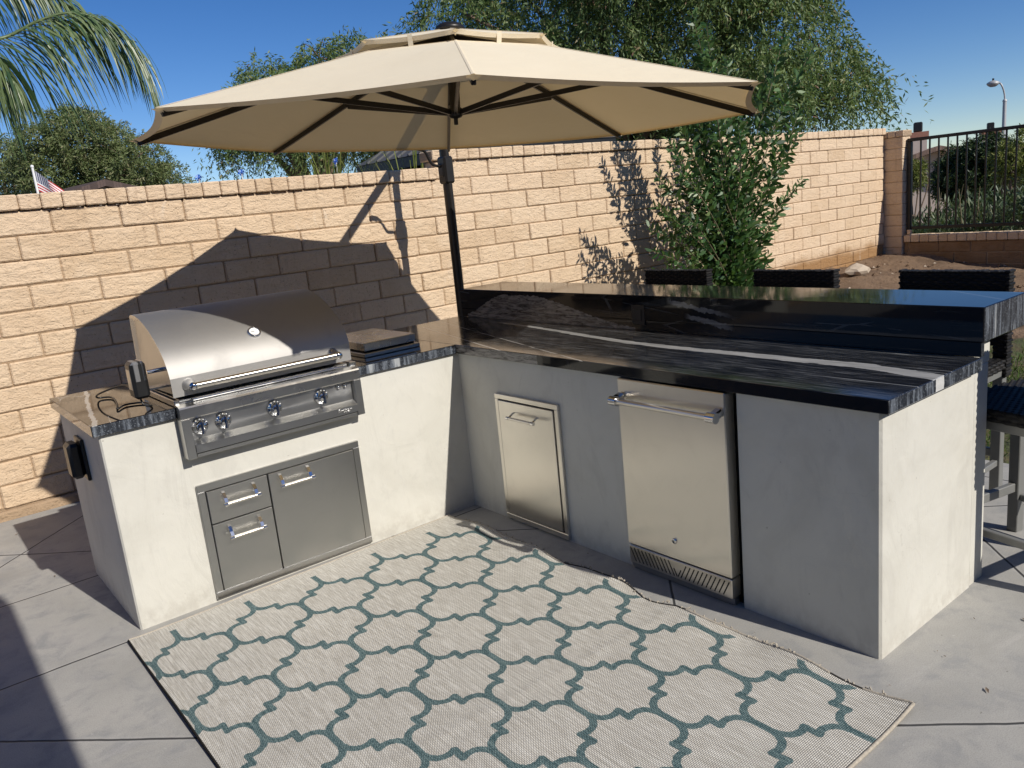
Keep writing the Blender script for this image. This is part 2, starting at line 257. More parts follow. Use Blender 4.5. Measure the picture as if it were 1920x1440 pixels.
MT = dict(
    stucco=mat_stucco(), concrete=mat_concrete(), block=mat_block(), mortar=mat_block('block_mortar', True), block_low=mat_block('soil_and_shade_block', False, True),
    gr_right=granite('granite_top_veined', 'right'), gr_left=granite('granite_top_dark', 'left'), gr_face=granite('granite_polished_face', 'face'), gr_side=granite('granite_edge', 'side'),
    steel=steel('brushed_steel'), steel_door=steel('brushed_steel_door', (.78, .745, .68), .30, False, .02, .88, 0.0), steel_hood=steel('brushed_steel_hood', (.40, .39, .375), .64, False, .04, .0),
    steel_panel=steel('satin_steel_panel', (.50, .50, .49), .33, False, .10, .4),
    chrome=plain('chrome', (.66, .66, .66), .08, 1.0, .03), gap=plain('black_gap', (.008, .008, .008), .8), black=plain('black_plastic', (.014, .014, .014), .35, 0, .1),
    cloth=mat_cloth(), bronze=plain('dark_bronze_metal', (.022, .019, .017), .38, .35, .15), wicker=mat_wicker(), alum=plain('grey_powder_coat', (.20, .20, .19), .42, .2, .08, 9, .08, 300),
    iron=plain('black_iron', (.012, .012, .012), .45, .2, .2, 12, .15, 150), rug=mat_rug(), binding=plain('rug_binding', (.025, .022, .02), .9, 0, .3, 40), fringe=plain('rug_edge_yarn', (.38, .34, .28), .95, 0, .45, 90, 1.0, 160),
    dirt=mat_dirt(), lawn=mat_lawn(), bark=plain('bark', (.16, .115, .08), .9, 0, .35, 9, .8, 25), stem=plain('shrub_stem', (.13, .11, .06), .8, 0, .3, 20),
    pole=plain('galvanised_pole', (.42, .42, .42), .5, .3), white=plain('white_paint', (.72, .72, .70), .5), blue=plain('blue_plastic', (.02, .09, .45), .4),
    roof_tan=mat_roof('tan_roof_tile', (.36, .235, .175), 40, 14), roof_brown=mat_roof('brown_roof_shingle', (.11, .075, .065), 24, 10), metal_roof=plain('grey_metal_roof', (.085, .085, .088), .62, .0, .15),
    house=plain('house_stucco', (.56, .46, .36), .9, 0, .08, 3, .4, 80), house_pink=plain('far_house_stucco', (.55, .45, .38), .9, 0, .08), glass=plain('window_glass', (.02, .025, .03), .05, 0, .1, Specular_IOR_Level=.8),
    brick=plain('chimney_brick', (.34, .16, .11), .9, 0, .2, 12), wood=plain('painted_wood', (.42, .36, .30), .7, 0, .12, 5, .2, 60), far=plain('dry_ground', (.20, .16, .10), .95, 0, .3, .02), hill=plain('hill_scrub', (.17, .18, .17), .95, 0, .2, .01),
    flag=mat_flag(), stone=plain('pale_stone', (.45, .37, .28), .9, 0, .2, 12, .5, 40), dial=plain('dial_face', (.70, .70, .68), .4, 0, .05), silver=plain('silver_plastic', (.26, .26, .26), .35, .5),
    lf_pep=leaf('pepper_tree_leaf', [(0, (.046, .090, .026)), (.35, (.105, .168, .052)), (.75, (.170, .230, .082)), (.95, (.25, .28, .12)), (1, (.26, .13, .09))], .55, .33, (.25, .34, .07)),
    lf_oli=leaf('bushy_tree_leaf', [(0, (.075, .108, .036)), (.4, (.135, .178, .062)), (.8, (.20, .235, .095)), (1, (.27, .25, .14))], .6, .28, (.25, .30, .08)),
    lf_shr=leaf('shrub_leaf', [(0, (.018, .050, .014)), (.5, (.044, .108, .030)), (.85, (.100, .185, .060)), (1, (.20, .26, .10))], .42, .28, (.16, .30, .05), .5),
    lf_ole=leaf('oleander_leaf', [(0, (.020, .042, .016)), (.5, (.052, .088, .036)), (.85, (.115, .155, .085)), (1, (.26, .29, .19))], .45, .22),
    lf_drk=leaf('dark_tree_leaf', [(0, (.010, .028, .010)), (.6, (.026, .055, .016)), (1, (.07, .10, .03))], .5, .15),
    lf_yel=leaf('yellow_green_leaf', [(0, (.09, .12, .02)), (.5, (.16, .19, .04)), (1, (.25, .24, .07))], .5, .3),
    lf_plm=leaf('palm_leaf', [(0, (.03, .07, .03)), (.5, (.085, .14, .055)), (1, (.22, .27, .12))], .38, .28, None, .5),
    lf_gra=leaf('grass_blade', [(0, (.035, .085, .012)), (.6, (.075, .15, .022)), (.9, (.14, .19, .04)), (1, (.26, .21, .09))], .5, .3),
)

# ------------------------------------------------------------------ mesh helpers
def V(*a): return Vector(a)
class MB:
    def __init__(s): s.v = []; s.f = []; s.m = []; s.sm = []; s.mats = []
    def mi(s, mat):
        mat = MT[mat] if isinstance(mat, str) else mat
        if mat not in s.mats: s.mats.append(mat)
        return s.mats.index(mat)
    def add(s, verts, faces, mat, smooth=False):
        o = len(s.v); s.v += [tuple(p) for p in verts]; i = s.mi(mat)
        for q in faces: s.f.append(tuple(k+o for k in q)); s.m.append(i); s.sm.append(smooth)
        return s
    def box(s, a, b, mat, bev=0.0, X=None, side=None):
        """box a..b with chamfer bev; side = {'-y': mat} overrides face materials; X = transform"""
        x0, y0, z0 = (min(a[i], b[i]) for i in range(3)); x1, y1, z1 = (max(a[i], b[i]) for i in range(3))
        side = side or {}
        if bev <= 0:
            vs = [V(x, y, z) for z in (z0, z1) for y in (y0, y1) for x in (x0, x1)]
            fs = {'-z': (0, 2, 3, 1), '+z': (4, 5, 7, 6), '-y': (0, 1, 5, 4), '+y': (2, 6, 7, 3), '-x': (0, 4, 6, 2), '+x': (1, 3, 7, 5)}
            if X: vs = [X @ p for p in vs]
            for k, f in fs.items(): s.add([vs[i] for i in f], [(0, 1, 2, 3)], side.get(k, mat))
            return s
        bev = min(bev, (x1-x0)*.49, (y1-y0)*.49, (z1-z0)*.49)
        idx = {}; vs = []
        for cx in (0, 1):
            for cy in (0, 1):
                for cz in (0, 1):
                    for ax in range(3):
                        p = [x1-bev if cx else x0+bev, y1-bev if cy else y0+bev, z1-bev if cz else z0+bev]
                        p[ax] = (x1, y1, z1)[ax] if (cx, cy, cz)[ax] else (x0, y0, z0)[ax]
                        idx[cx, cy, cz, ax] = len(vs); vs.append(V(*p))
        if X: vs = [X @ p for p in vs]
        ctr = sum(vs, V(0, 0, 0))/len(vs)
        def face(ids, m):
            P = [vs[i] for i in ids]; n = (P[1]-P[0]).cross(P[2]-P[0])
            if n.dot(sum(P, V(0, 0, 0))/len(P)-ctr) < 0: ids = ids[::-1]
            fs.append((ids, m))
        fs = []
        for ax, nm in enumerate('xyz'):
            o = [i for i in range(3) if i != ax]
            for sd in (0, 1):
                ids = []
                for p, q in ((0, 0), (0, 1), (1, 1), (1, 0)):
                    c = [0, 0, 0]; c[ax] = sd; c[o[0]] = p; c[o[1]] = q; ids.append(idx[(*c, ax)])
                face(ids, side.get('-+'[sd]+nm, mat))
            for p in (0, 1):
                for q in (0, 1):
                    c0 = [0, 0, 0]; c1 = [0, 0, 0]
                    for c, e in ((c0, 0), (c1, 1)): c[ax] = e; c[o[0]] = p; c[o[1]] = q
                    face([idx[(*c0, o[0])], idx[(*c0, o[1])], idx[(*c1, o[1])], idx[(*c1, o[0])]], mat)
        for c in [(i, j, k) for i in (0, 1) for j in (0, 1) for k in (0, 1)]: face([idx[(*c, 0)], idx[(*c, 1)], idx[(*c, 2)]], mat)
        o = len(s.v); s.v += [tuple(p) for p in vs]
        for ids, m in fs: s.f.append(tuple(i+o for i in ids)); s.m.append(s.mi(m)); s.sm.append(False)
        return s
    def tube(s, pts, r, mat, seg=10, cap=True, flat=1.0, up=None):
        pts = [Vector(p) for p in pts]; n = len(pts); rs = r if isinstance(r, (list, tuple)) else [r]*n
        vs = []; t0 = (pts[1]-pts[0]).normalized(); a = up or (V(0, 0, 1) if abs(t0.z) < .9 else V(1, 0, 0)); a = (a-t0*a.dot(t0)).normalized()
        for i, p in enumerate(pts):
            t = (pts[min(i+1, n-1)]-pts[max(i-1, 0)]).normalized(); a = (a-t*a.dot(t)).normalized(); b = t.cross(a)
            vs += [p+(a*math.cos(2*PI*k/seg)+b*math.sin(2*PI*k/seg)*flat)*rs[i] for k in range(seg)]
        fs = [(i*seg+k, i*seg+(k+1) % seg, (i+1)*seg+(k+1) % seg, (i+1)*seg+k) for i in range(n-1) for k in range(seg)]
        s.add(vs, fs, mat, True)
        if cap: s.add(vs[:seg], [tuple(range(seg))[::-1]], mat); s.add(vs[-seg:], [tuple(range(seg))], mat)
        return s
    def bar(s, p, q, w, h, mat, up=V(0, 0, 1), bev=0.0):
        p, q = Vector(p), Vector(q); d = (q-p); L = d.length; d.normalize(); u = up-d*up.dot(d)
        if u.length < 1e-4: u = V(1, 0, 0)-d*d.x
        u.normalize(); r = d.cross(u); X = Matrix((r, d, u)).transposed().to_4x4(); X.translation = p
        return s.box((-w/2, 0, -h/2), (w/2, L, h/2), mat, bev, X)
    def prism(s, poly, f0, f1, mat, smooth=False, capmat=None):
        """poly: list of 2D points; f0,f1 map a 2D point to 3D at the two ends"""
        n = len(poly); vs = [f0(*p) for p in poly]+[f1(*p) for p in poly]
        s.add(vs, [(i, (i+1) % n, n+(i+1) % n, n+i) for i in range(n)], mat, smooth)
        s.add(vs[:n], [tuple(range(n))[::-1]], capmat or mat); s.add(vs[n:], [tuple(range(n))], capmat or mat); return s
    def lathe(s, prof, origin, axis, mat, seg=20, smooth=True):
        axis = Vector(axis).normalized(); a = axis.orthogonal().normalized(); b = axis.cross(a); o = Vector(origin); vs = []
        for r, h in prof: vs += [o+axis*h+(a*math.cos(2*PI*k/seg)+b*math.sin(2*PI*k/seg))*max(r, 1e-5) for k in range(seg)]
        return s.add(vs, [(i*seg+k, i*seg+(k+1) % seg, (i+1)*seg+(k+1) % seg, (i+1)*seg+k) for i in range(len(prof)-1) for k in range(seg)], mat, smooth)
    def obj(s, name, parent=None, base=None):
        root = parent
        while root is not None and root.parent is not None: root = root.parent
        off = Vector(base) if base is not None else (root.location if root is not None else V(0, 0, 0))
        me = bpy.data.meshes.new(name); me.from_pydata([(x-off.x, y-off.y, z-off.z) for x, y, z in s.v], [], s.f)
        for m in s.mats: me.materials.append(m)
        me.polygons.foreach_set('material_index', s.m); me.polygons.foreach_set('use_smooth', s.sm)
        me.update(); o = bpy.data.objects.new(name, me); COL.objects.link(o)
        if parent is not None: o.parent = parent
        elif base is not None: o.location = off
        return o
def tag(o, label=None, cat=None, group=None, kind=None):
    for k, v in (('label', label), ('category', cat), ('group', group), ('kind', kind)):
        if v: o[k] = v
    return o
def thing(name, loc, label, cat, group=None):
    o = bpy.data.objects.new(name, None); COL.objects.link(o); o.location = loc; o.empty_display_size = .1
    return tag(o, label, cat, group)
def copy_tree(o, parent=None):
    c = o.copy(); COL.objects.link(c)
    if parent is not None: c.parent = parent
    for ch in list(o.children): copy_tree(ch, c)
    return c
def quads_obj(name, P, mat, parent=None, base=None):
    """P: (n, k, 3) array of k-gons -> one mesh"""
    P = np.asarray(P, dtype=np.float64); n, k, _ = P.shape
    root = parent
    while root is not None and root.parent is not None: root = root.parent
    off = np.array(base if base is not None else (root.location if root is not None else (0, 0, 0)))
    me = bpy.data.meshes.new(name); me.vertices.add(n*k); me.vertices.foreach_set('co', (P-off).reshape(-1))
    me.loops.add(n*k); me.loops.foreach_set('vertex_index', np.arange(n*k, dtype=np.int32))
    me.polygons.add(n); me.polygons.foreach_set('loop_start', np.arange(0, n*k, k, dtype=np.int32))
    me.update(calc_edges=True); me.validate(); me.materials.append(MT[mat])
    o = bpy.data.objects.new(name, me); COL.objects.link(o)
    if parent is not None: o.parent = parent
    elif base is not None: o.location = off
    return o
def nrm(a): return a/np.maximum(np.linalg.norm(a, axis=-1, keepdims=True), 1e-9)
def leaves(base, d, ln, wd, droop=.0):
    """leaf hexagons: base points, direction d, length, width -> (n,6,3)"""
    n = len(base); d = nrm(d); r = nrm(np.cross(d, rng.normal(size=(n, 3)))); up = np.cross(r, d)
    ln = np.broadcast_to(np.asarray(ln, float), (n,))[:, None]; wd = np.broadcast_to(np.asarray(wd, float), (n,))[:, None]*.5
    p = lambda t, w, k=0: base+d*ln*t+r*wd*w+up*ln*k
    return np.stack([base, p(.3, .85, .05), p(.68, .8, .05), p(1, 0, -droop), p(.68, -.8, .05), p(.3, -.85, .05)], 1)
def blades(base, d, ln, wd):
    n = len(base); d = nrm(d); r = nrm(np.cross(d, rng.normal(size=(n, 3))))
    ln = np.broadcast_to(np.asarray(ln, float), (n,))[:, None]; wd = np.broadcast_to(np.asarray(wd, float), (n,))[:, None]*.5
    return np.stack([base, base+d*ln*.5+r*wd, base+d*ln, base+d*ln*.5-r*wd], 1)
def curve(pts, n=24):
    """Catmull-Rom through points"""
    P = [Vector(p) for p in pts]; P = [P[0]*2-P[1]]+P+[P[-1]*2-P[-2]]; out = []
    for i in range(1, len(P)-2):
        for k in range(n):
            t = k/n; a, b, c, d = P[i-1:i+3]
            out.append(.5*((2*b)+(c-a)*t+(2*a-5*b+4*c-d)*t*t+(3*b-a-3*c+d)*t**3))
    return out+[P[-2]]

# ------------------------------------------------------------------ ground
PATIO = MB(); PATIO.add([(-9, -12, 0), (2.15, -12, 0), (2.15, 2.25, 0), (-9, 2.25, 0)], [(0, 1, 2, 3)], 'concrete')
PATIO.add([(2.15, -12, 0), (2.15, -12, -.12), (2.15, 2.25, -.12), (2.15, 2.25, 0)], [(0, 1, 2, 3)], 'concrete')
tag(PATIO.obj('patio_floor'), kind='structure')
fg = MB(); fg.add([(-900, -900, -.6), (900, -900, -.6), (900, 900, -.6), (-900, 900, -.6)], [(0, 1, 2, 3)], 'far'); tag(fg.obj('ground'), kind='structure')
def hgt(x, y):
    e = max(0, min(1, (x-4.0)/3.0))*.16+max(0, min(1, (y-.2)/1.6))*max(0, min(1, (x-2.3)/2.2))*.20
    return -.015+e
def hn(x, y): return .035*math.sin(3.1*x+1.3*y)*math.sin(2.3*y-.7*x)+.018*math.sin(9.1*x+2)*math.sin(8.3*y+1)+random.uniform(-.014, .014)
g = MB(); nx, ny = 120, 130; X0, X1, Y0, Y1 = 2.16, 9.3, -7.5, 2.25
vs = [(X0+(X1-X0)*i/nx, Y0+(Y1-Y0)*j/ny) for j in range(ny+1) for i in range(nx+1)]
vs = [(x, y, hgt(x, y)+hn(x, y)*max(0, min(1, (x-2.2)/1.2))) for x, y in vs]
fs = [(j*(nx+1)+i, j*(nx+1)+i+1, (j+1)*(nx+1)+i+1, (j+1)*(nx+1)+i) for j in range(ny) for i in range(nx)]
def dirt_at(x, y): return (x+.55*math.sin(y*1.7)+.3*y) > 4.35
for q in fs:
    pass
g.v = vs; g.f = fs; g.mi('lawn'); g.mi('dirt')
g.m = [1 if dirt_at(sum(vs[i][0] for i in q)/4, sum(vs[i][1] for i in q)/4) else 0 for q in fs]; g.sm = [True]*len(fs)
tag(g.obj('soil_ground'), kind='structure')
# grass blades on the lawn
n = 26000; x = rng.uniform(2.17, 5.2, n); y = rng.uniform(-4.2, 1.2, n)
keep = np.array([not dirt_at(a+.12*math.sin(7*b), b) for a, b in zip(x, y)]) & (rng.random(n) < .35+.65*((np.sin(x*5)+np.sin(y*6+x*2)) > -.6)); x, y = x[keep], y[keep]
b = np.stack([x, y, np.array([hgt(a, c) for a, c in zip(x, y)])-.005], 1); d = rng.normal(size=b.shape)*.55; d[:, 2] = 1
tag(quads_obj('grass', blades(b, d, rng.uniform(.03, .085, len(b)), .007), 'lf_gra'), 'short patchy green lawn grass beside the patio', 'grass', kind='stuff')
# clods of soil
cl = MB()
for i in range(900):
    px, py = random.uniform(3.6, 9), random.uniform(-3, 2.1)
    if not dirt_at(px, py): continue
    s = random.uniform(.008, .03)*(1.8 if random.random() < .08 else 1); c = V(px, py, hgt(px, py)+hn(px, py)*.6); 
    pts = [c+V(dx*s*random.uniform(.7, 1.3), dy*s*random.uniform(.7, 1.3), dz*s*random.uniform(.5, 1)) for dx, dy, dz in ((1, 0, 0), (0, 1, 0), (-1, 0, 0), (0, -1, 0), (0, 0, 1), (0, 0, -1))]
    cl.add(pts, [(0, 1, 4), (1, 2, 4), (2, 3, 4), (3, 0, 4), (1, 0, 5), (2, 1, 5), (3, 2, 5), (0, 3, 5)], 'stone' if random.random() < .22 else 'dirt')
tag(cl.obj('soil_clods'), 'loose clods and chips of soil over the bare dirt bed', 'clods', kind='stuff')
c = atY(1606, 507, 1.55); st = MB(); ico = bmesh.new(); bmesh.ops.create_icosphere(ico, subdivisions=2, radius=1)
P = [(v.co.x*.17*(1+.2*math.sin(5*v.co.y)), v.co.y*.13*(1+.2*math.sin(4*v.co.x)), v.co.z*.075*(1+.25*math.sin(6*v.co.x+2))) for v in ico.verts]
st.add([(c.x+a, c.y+b_, c.z+d_) for a, b_, d_ in P], [[v.index for v in f.verts] for f in ico.faces], 'stone')
tag(st.obj('rock', base=c), 'pale flat rock lying on the dirt by the block wall', 'rock')

# ------------------------------------------------------------------ block wall
WY = 2.25
def jit(a): return random.uniform(-a, a)
def block(mb, x0, x1, z0, z1, y, dep, mat='block', ax='y', sgn=-1, g=.0036, bev=.0085):
    j = [jit(.0025) for _ in range(6)]
    o = jit(.0045)
    if ax == 'y': mb.box((x0+g+j[0], y+sgn*(0+o), z0+g+j[1]), (x1-g+j[2], y-sgn*dep, z1-g+j[3]), mat, bev)
    else: mb.box((y+sgn*(0+o), x0+g+j[0], z0+g+j[1]), (y-sgn*dep, x1-g+j[2], z1-g+j[3]), mat, bev)
def courses(mb, xa, xb, ztop, nrow, odd0, ax='y', y=WY, ph=-1.392, mod=.406, dep=.15, sgn=-1, h=.15, mat='block'):
    for k in range(nrow):
        z1 = ztop-h*k; z0 = z1-h; off = ph+(mod/2 if (k+odd0) % 2 else 0); i = math.floor((xa-off)/mod)
        while True:
            a, b_ = off+i*mod, off+(i+1)*mod; i += 1
            if a >= xb-.02: break
            a2, b2 = max(a, xa), min(b_, xb)
            if b2-a2 > .03: block(mb, a2, b2, z0, z1, y, dep, mat, ax, sgn)
wall = thing('block_wall', (0, WY, 0), 'long tan slump block garden wall behind the grill with stepped brick cap', 'wall')
m = MB(); courses(m, -6, 8.99, 1.862, 12, 0); courses(m, 1.50, 8.99, 2.012, 1, 1)
m.box((-6, WY+.013, .0), (8.99, WY+.17, 1.855), 'mortar'); m.box((1.51, WY+.013, 1.856), (8.99, WY+.17, 2.006), 'mortar'); m.obj('block_courses', wall)
m = MB(); m.box((-6, WY-.035, -.02), (4.4, WY+.006, .060), 'mortar', .012); m.obj('concrete_footing', wall)
def cap(mb, xa, xb, z0, z1, ya, yb, ax='y', w=.1235):
    k = xa
    while k < xb-.03:
        e = min(k+w*random.uniform(.97, 1.03), xb); o = jit(.004); q = jit(.003)
        A, B = (k+.0025, ya+o, z0), (e-.0025, yb, z1+q)
        if ax != 'y': A, B = (A[1], A[0], A[2]), (B[1], B[0], B[2])
        mb.box(A, B, 'block', .007); k = e
    if ax == 'y': mb.box((xa, ya+.02, z0+.01), (xb, yb-.01, z1-.012), 'mortar')
    else: mb.box((ya+.02, xa, z0+.01), (yb-.01, xb, z1-.012), 'mortar')
m = MB(); cap(m, -6, 1.498, 1.864, 1.958, WY-.028, WY+.18); m.obj('cap_course', wall)
m = MB(); cap(m, 1.47, 8.98, 2.014, 2.098, WY-.028, WY+.18); m.obj('cap_course', wall)
# end pillar
pil = thing('wall_pillar', (9.1, 2.13, 0), 'square tan block pillar at the far end of the wall beside the iron fence', 'pillar')
m = MB()
for k in range(13): z1 = 1.96-.15*k; m.box((9.0+jit(.002), 2.0+jit(.002), z1-.146), (9.215+jit(.002), 2.42, z1), 'block', .008)
m.box((9.008, 2.008, 0), (9.207, 2.41, 1.95), 'mortar'); m.obj('block_courses', pil)
m = MB(); cap(m, 1.985, 2.44, 1.964, 2.05, 8.985, 9.23, 'x', .11); m.obj('cap_course', pil)
# low wall + iron fence running towards the camera
lw = thing('low_wall', (9.12, -2, 0), 'low shaded tan block wall with brick cap under the iron fence', 'wall')
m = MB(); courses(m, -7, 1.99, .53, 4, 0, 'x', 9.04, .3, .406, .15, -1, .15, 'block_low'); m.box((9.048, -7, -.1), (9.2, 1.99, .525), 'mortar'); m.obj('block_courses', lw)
m = MB(); cap(m, -7, 1.99, .532, .63, 9.015, 9.23, 'x'); m.obj('cap_course', lw)
fe = thing('iron_fence', (9.12, -2, .63), 'black wrought iron fence panel on top of the low block wall', 'fence')
FX = 9.12
m = MB(); m.box((FX-.03, 1.93, .633), (FX+.03, 1.985, 1.885), 'iron', .006); m.obj('post', fe)
m = MB(); m.box((FX-.03, -.80, .633), (FX+.03, -.745, 1.885), 'iron', .006); m.obj('post', fe)
m = MB(); m.box((FX-.032, -7, 1.886), (FX+.032, 1.987, 1.928), 'iron', .006); m.obj('top_rail', fe)
m = MB(); m.box((FX-.016, -7, .70), (FX+.016, 1.929, .742), 'iron', .004); m.obj('bottom_rail', fe)
k = 1.93-.118
while k > -4.6:
    if abs(k+.77) > .06: m = MB(); m.box((FX-.009, k-.009, .742), (FX+.009, k+.009, 1.886), 'iron'); m.obj('picket', fe)
    k -= .1175
blk = MB(); blk.box((9.03, 1.90, .634), (9.08, 1.95, .70), 'block', .006); tag(blk.obj('brick_piece', base=(9.05, 1.92, .634)), 'small sunlit piece of brick on the low wall cap by the pillar', 'brick')

# ------------------------------------------------------------------ kitchen island
isl = thing('kitchen_island', (0, 0, 0), 'L shaped white stucco outdoor kitchen island with black granite tops', 'kitchen island')
m = MB(); ZB = .868
m.box((-1.777, 0, -.02), (.03, .851, ZB), 'stucco', .007)
m.box((0, -1.190, -.019), (.805, .852, ZB-.001), 'stucco', .006); m.box((0, -2.310, -.02), (.684, -1.763, ZB), 'stucco', .008)
m.box((.60, -1.764, -.018), (.804, -1.189, ZB-.002), 'stucco'); m.box((.03, -1.7635, -.016), (.60, -1.1895, .002), 'gap')
m.box((.683, -2.306, -.021), (.806, -1.7625, ZB+.001), 'stucco', .006)
m.box((.680, -2.309, ZB), (.806, .851, .968), 'stucco', .005); m.obj('stucco_base', isl)
gs = {'-x': 'gr_side', '-y': 'gr_side', '+y': 'gr_side'}
def slab(mb, a, b, mat, **sd):
    d = {k: 'gr_side' for k in ('-x', '+x', '-y', '+y')}; d.update({k.replace('m', '-').replace('p', '+'): v for k, v in sd.items()}); mb.box(a, b, mat, .0025, None, d)
m = MB(); z0, z1 = .866, .914
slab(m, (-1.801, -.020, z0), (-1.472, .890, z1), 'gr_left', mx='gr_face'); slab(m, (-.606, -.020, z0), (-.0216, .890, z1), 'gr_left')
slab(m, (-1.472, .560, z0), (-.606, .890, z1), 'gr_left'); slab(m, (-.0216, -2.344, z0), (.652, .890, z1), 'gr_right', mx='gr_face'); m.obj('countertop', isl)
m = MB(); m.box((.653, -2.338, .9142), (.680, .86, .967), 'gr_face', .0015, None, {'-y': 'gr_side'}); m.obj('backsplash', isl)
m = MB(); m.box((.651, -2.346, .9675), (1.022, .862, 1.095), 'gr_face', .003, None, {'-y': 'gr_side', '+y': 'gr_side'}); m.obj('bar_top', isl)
m = MB(); m.box((-1.792, .36, .60), (-1.7765, .50, .79), 'black', .004); m.box((-1.845, .375, .615), (-1.792, .485, .775), 'black', .014); m.obj('outlet_cover', isl)
m = MB(); m.box((.6465, -.755, .945), (.6508, -.665, 1.045), 'black', .003); m.box((.642, -.735, .965), (.6466, -.685, 1.025), 'black', .004)
m.obj('wall_outlet', isl)

# ------------------------------------------------------------------ grill
gr = thing('gas_grill', (-1.05, .2, .70), 'built in stainless steel gas grill with curved hood and four knobs', 'grill')
XL, XR = -1.4675, -.6275; CX = (XL+XR)/2
m = MB(); m.box((XL+.02, .0, .70), (XR-.02, .545, .940), 'steel', .003)
m.box((XL-.004, -.02, .915), (XL+.018, .55, .943), 'steel', .003); m.box((XR-.018, -.02, .915), (XR+.016, .55, .943), 'steel', .003)
m.box((XL-.003, -.0705, .69), (XL+.034, -.0, .8625), 'steel_panel', .0015); m.box((XR-.034, -.0705, .69), (XR+.003, -.0, .8625), 'steel_panel', .0015)
m.obj('firebox', gr)
m = MB()   # bull-nose rail over the knobs: front face, sloping top
prof = [(-.066, .863), (-.069, .868), (-.069, .909), (-.064, .916), (-.030, .927), (-.012, .927), (-.012, .863)]
m.prism(prof, lambda y, z: V(XL-.003, y, z), lambda y, z: V(XR+.003, y, z), 'steel'); m.obj('front_rail', gr)
m = MB(); m.tube([(XL+.07, -.034, .935), (XR-.06, -.034, .935)], .006, 'chrome', 8); m.obj('front_bar', gr)
cp = MB(); prof = [(-.040, .8622), (-.042, .768), (-.075, .746), (-.0765, .714), (-.060, .713), (-.060, .7075), (-.006, .7075), (-.006, .8622)]
cp.prism(prof, lambda y, z: V(XL+.0345, y, z), lambda y, z: V(XR-.0345, y, z), 'steel_panel'); cpo = cp.obj('control_panel', gr)
m = MB(); m.box((XL+.036, -.058, .690), (XR-.036, -.006, .7065), 'gap'); m.box((XL+.036, -.0665, .691), (XR-.036, -.058, .7055), 'steel_panel', .001); m.obj('drip_tray', gr)
for kx in (-1.393, -1.292, -1.057, -.827):
    k = MB(); kz = .8185
    k.lathe([(.0001, .0), (.036, 0), (.036, .006), (.033, .012), (.026, .014), (.0225, .030), (.021, .036), (.016, .039), (.0001, .0395)], (kx, -.041, kz), (0, -1, 0), 'chrome', 24)
    k.box((kx-.0065, -.092, kz-.033), (kx+.0065, -.060, kz+.028), 'chrome', .005); k.obj('knob', cpo)
    tk = MB()
    for a in (-60, -30, 0, 30, 60): 
        p = V(kx+.031*math.sin(R(a)), -.0535, kz+.031*math.cos(R(a))); tk.box(p-V(.002, .0006, .002), p+V(.002, .001, .002), 'white')
    tk.obj('knob_marks', cpo)
for kx in (-.735, -.700):
    k = MB(); k.lathe([(.0001, 0), (.0105, 0), (.0105, .004), (.007, .008), (.006, .016), (.0001, .0175)], (kx, -.041, .845), (0, -1, 0), 'chrome', 16); k.obj('button', cpo)
fc = bpy.data.curves.new('badge', 'FONT'); fc.body = 'Artisan'; fc.size = .030; fc.shear = .35; fc.extrude = .0011; fc.space_character = .92
fo = bpy.data.objects.new('badge_tmp', fc); COL.objects.link(fo); bpy.context.view_layer.update()
me = bpy.data.meshes.new_from_object(fo.evaluated_get(bpy.context.evaluated_depsgraph_get())); bpy.data.objects.remove(fo)
bo = bpy.data.objects.new('badge_lettering', me); me.materials.clear(); me.materials.append(MT['chrome']); COL.objects.link(bo); bo.parent = gr
bo.matrix_local = Matrix.Translation(V(-.775, -.0772, .7225)-gr.location) @ Matrix.Rotation(PI/2, 4, 'X')
# hood
HP = [(-.010, .953), (-.0105, 1.034), (.0, 1.068), (.025, 1.112), (.065, 1.153), (.115, 1.190), (.178, 1.227), (.247, 1.257), (.31, 1.277), (.37, 1.287), (.425, 1.289), (.462, 1.283), (.487, 1.10), (.508, .944)]
m = MB(); n = len(HP)
inner = [(y+(.006 if y < .3 else -.004), z-.006) for y, z in HP]; inner[0] = (HP[0][0]+.008, HP[0][1]); inner[-1] = (HP[-1][0]-.008, HP[-1][1])
for i in range(n-1):
    (a, b_), (c, d) = HP[i], HP[i+1]; (e, f), (g_, h_) = inner[i], inner[i+1]; sm = 1 <= i < 11
    for X in (XL, XR): m.add([(X, a, b_), (X, c, d), (X, g_, h_), (X, e, f)], [(0, 1, 2, 3)], 'steel')
    m.add([(XL, e, f), (XR, e, f), (XR, g_, h_), (XL, g_, h_)], [(3, 2, 1, 0)], 'steel')
    for s, X in ((1, XL), (-1, XR)):      # rolled lip along the curved side, then the inset side plate
        k = .022; q = lambda p: (p[0]+(.240-p[0])*.09, p[1]+(1.05-p[1])*.085)
        (a2, b2), (c2, d2) = q((e, f)), q((g_, h_))
        m.add([(X, e, f), (X, g_, h_), (X+s*.012, c2, d2), (X+s*.012, a2, b2)], [(0, 1, 2, 3)], 'steel')
for lo_, hi_, sm in ((0, 1, False), (1, 11, True), (11, 13, False)):      # curved shell in one smooth strip
    q = HP[lo_:hi_+1]; m.add([(X, y, z) for y, z in q for X in (XL, XR)], [(2*i, 2*i+1, 2*i+3, 2*i+2) for i in range(len(q)-1)], 'steel_hood', sm)
sp = [(y+(.240-y)*.09, z+(1.05-z)*.085) for y, z in inner]
for s, X in ((1, XL), (-1, XR)): m.add([(X+s*.012, y, z) for y, z in sp], [tuple(range(n))], 'steel_panel')
hood = m.obj('hood', gr)
ho = MB(); hz, hy = .997, -.066
ho.tube([(XL+.075, hy, hz), (XR-.095, hy, hz)], .0150, 'steel_door', 14)
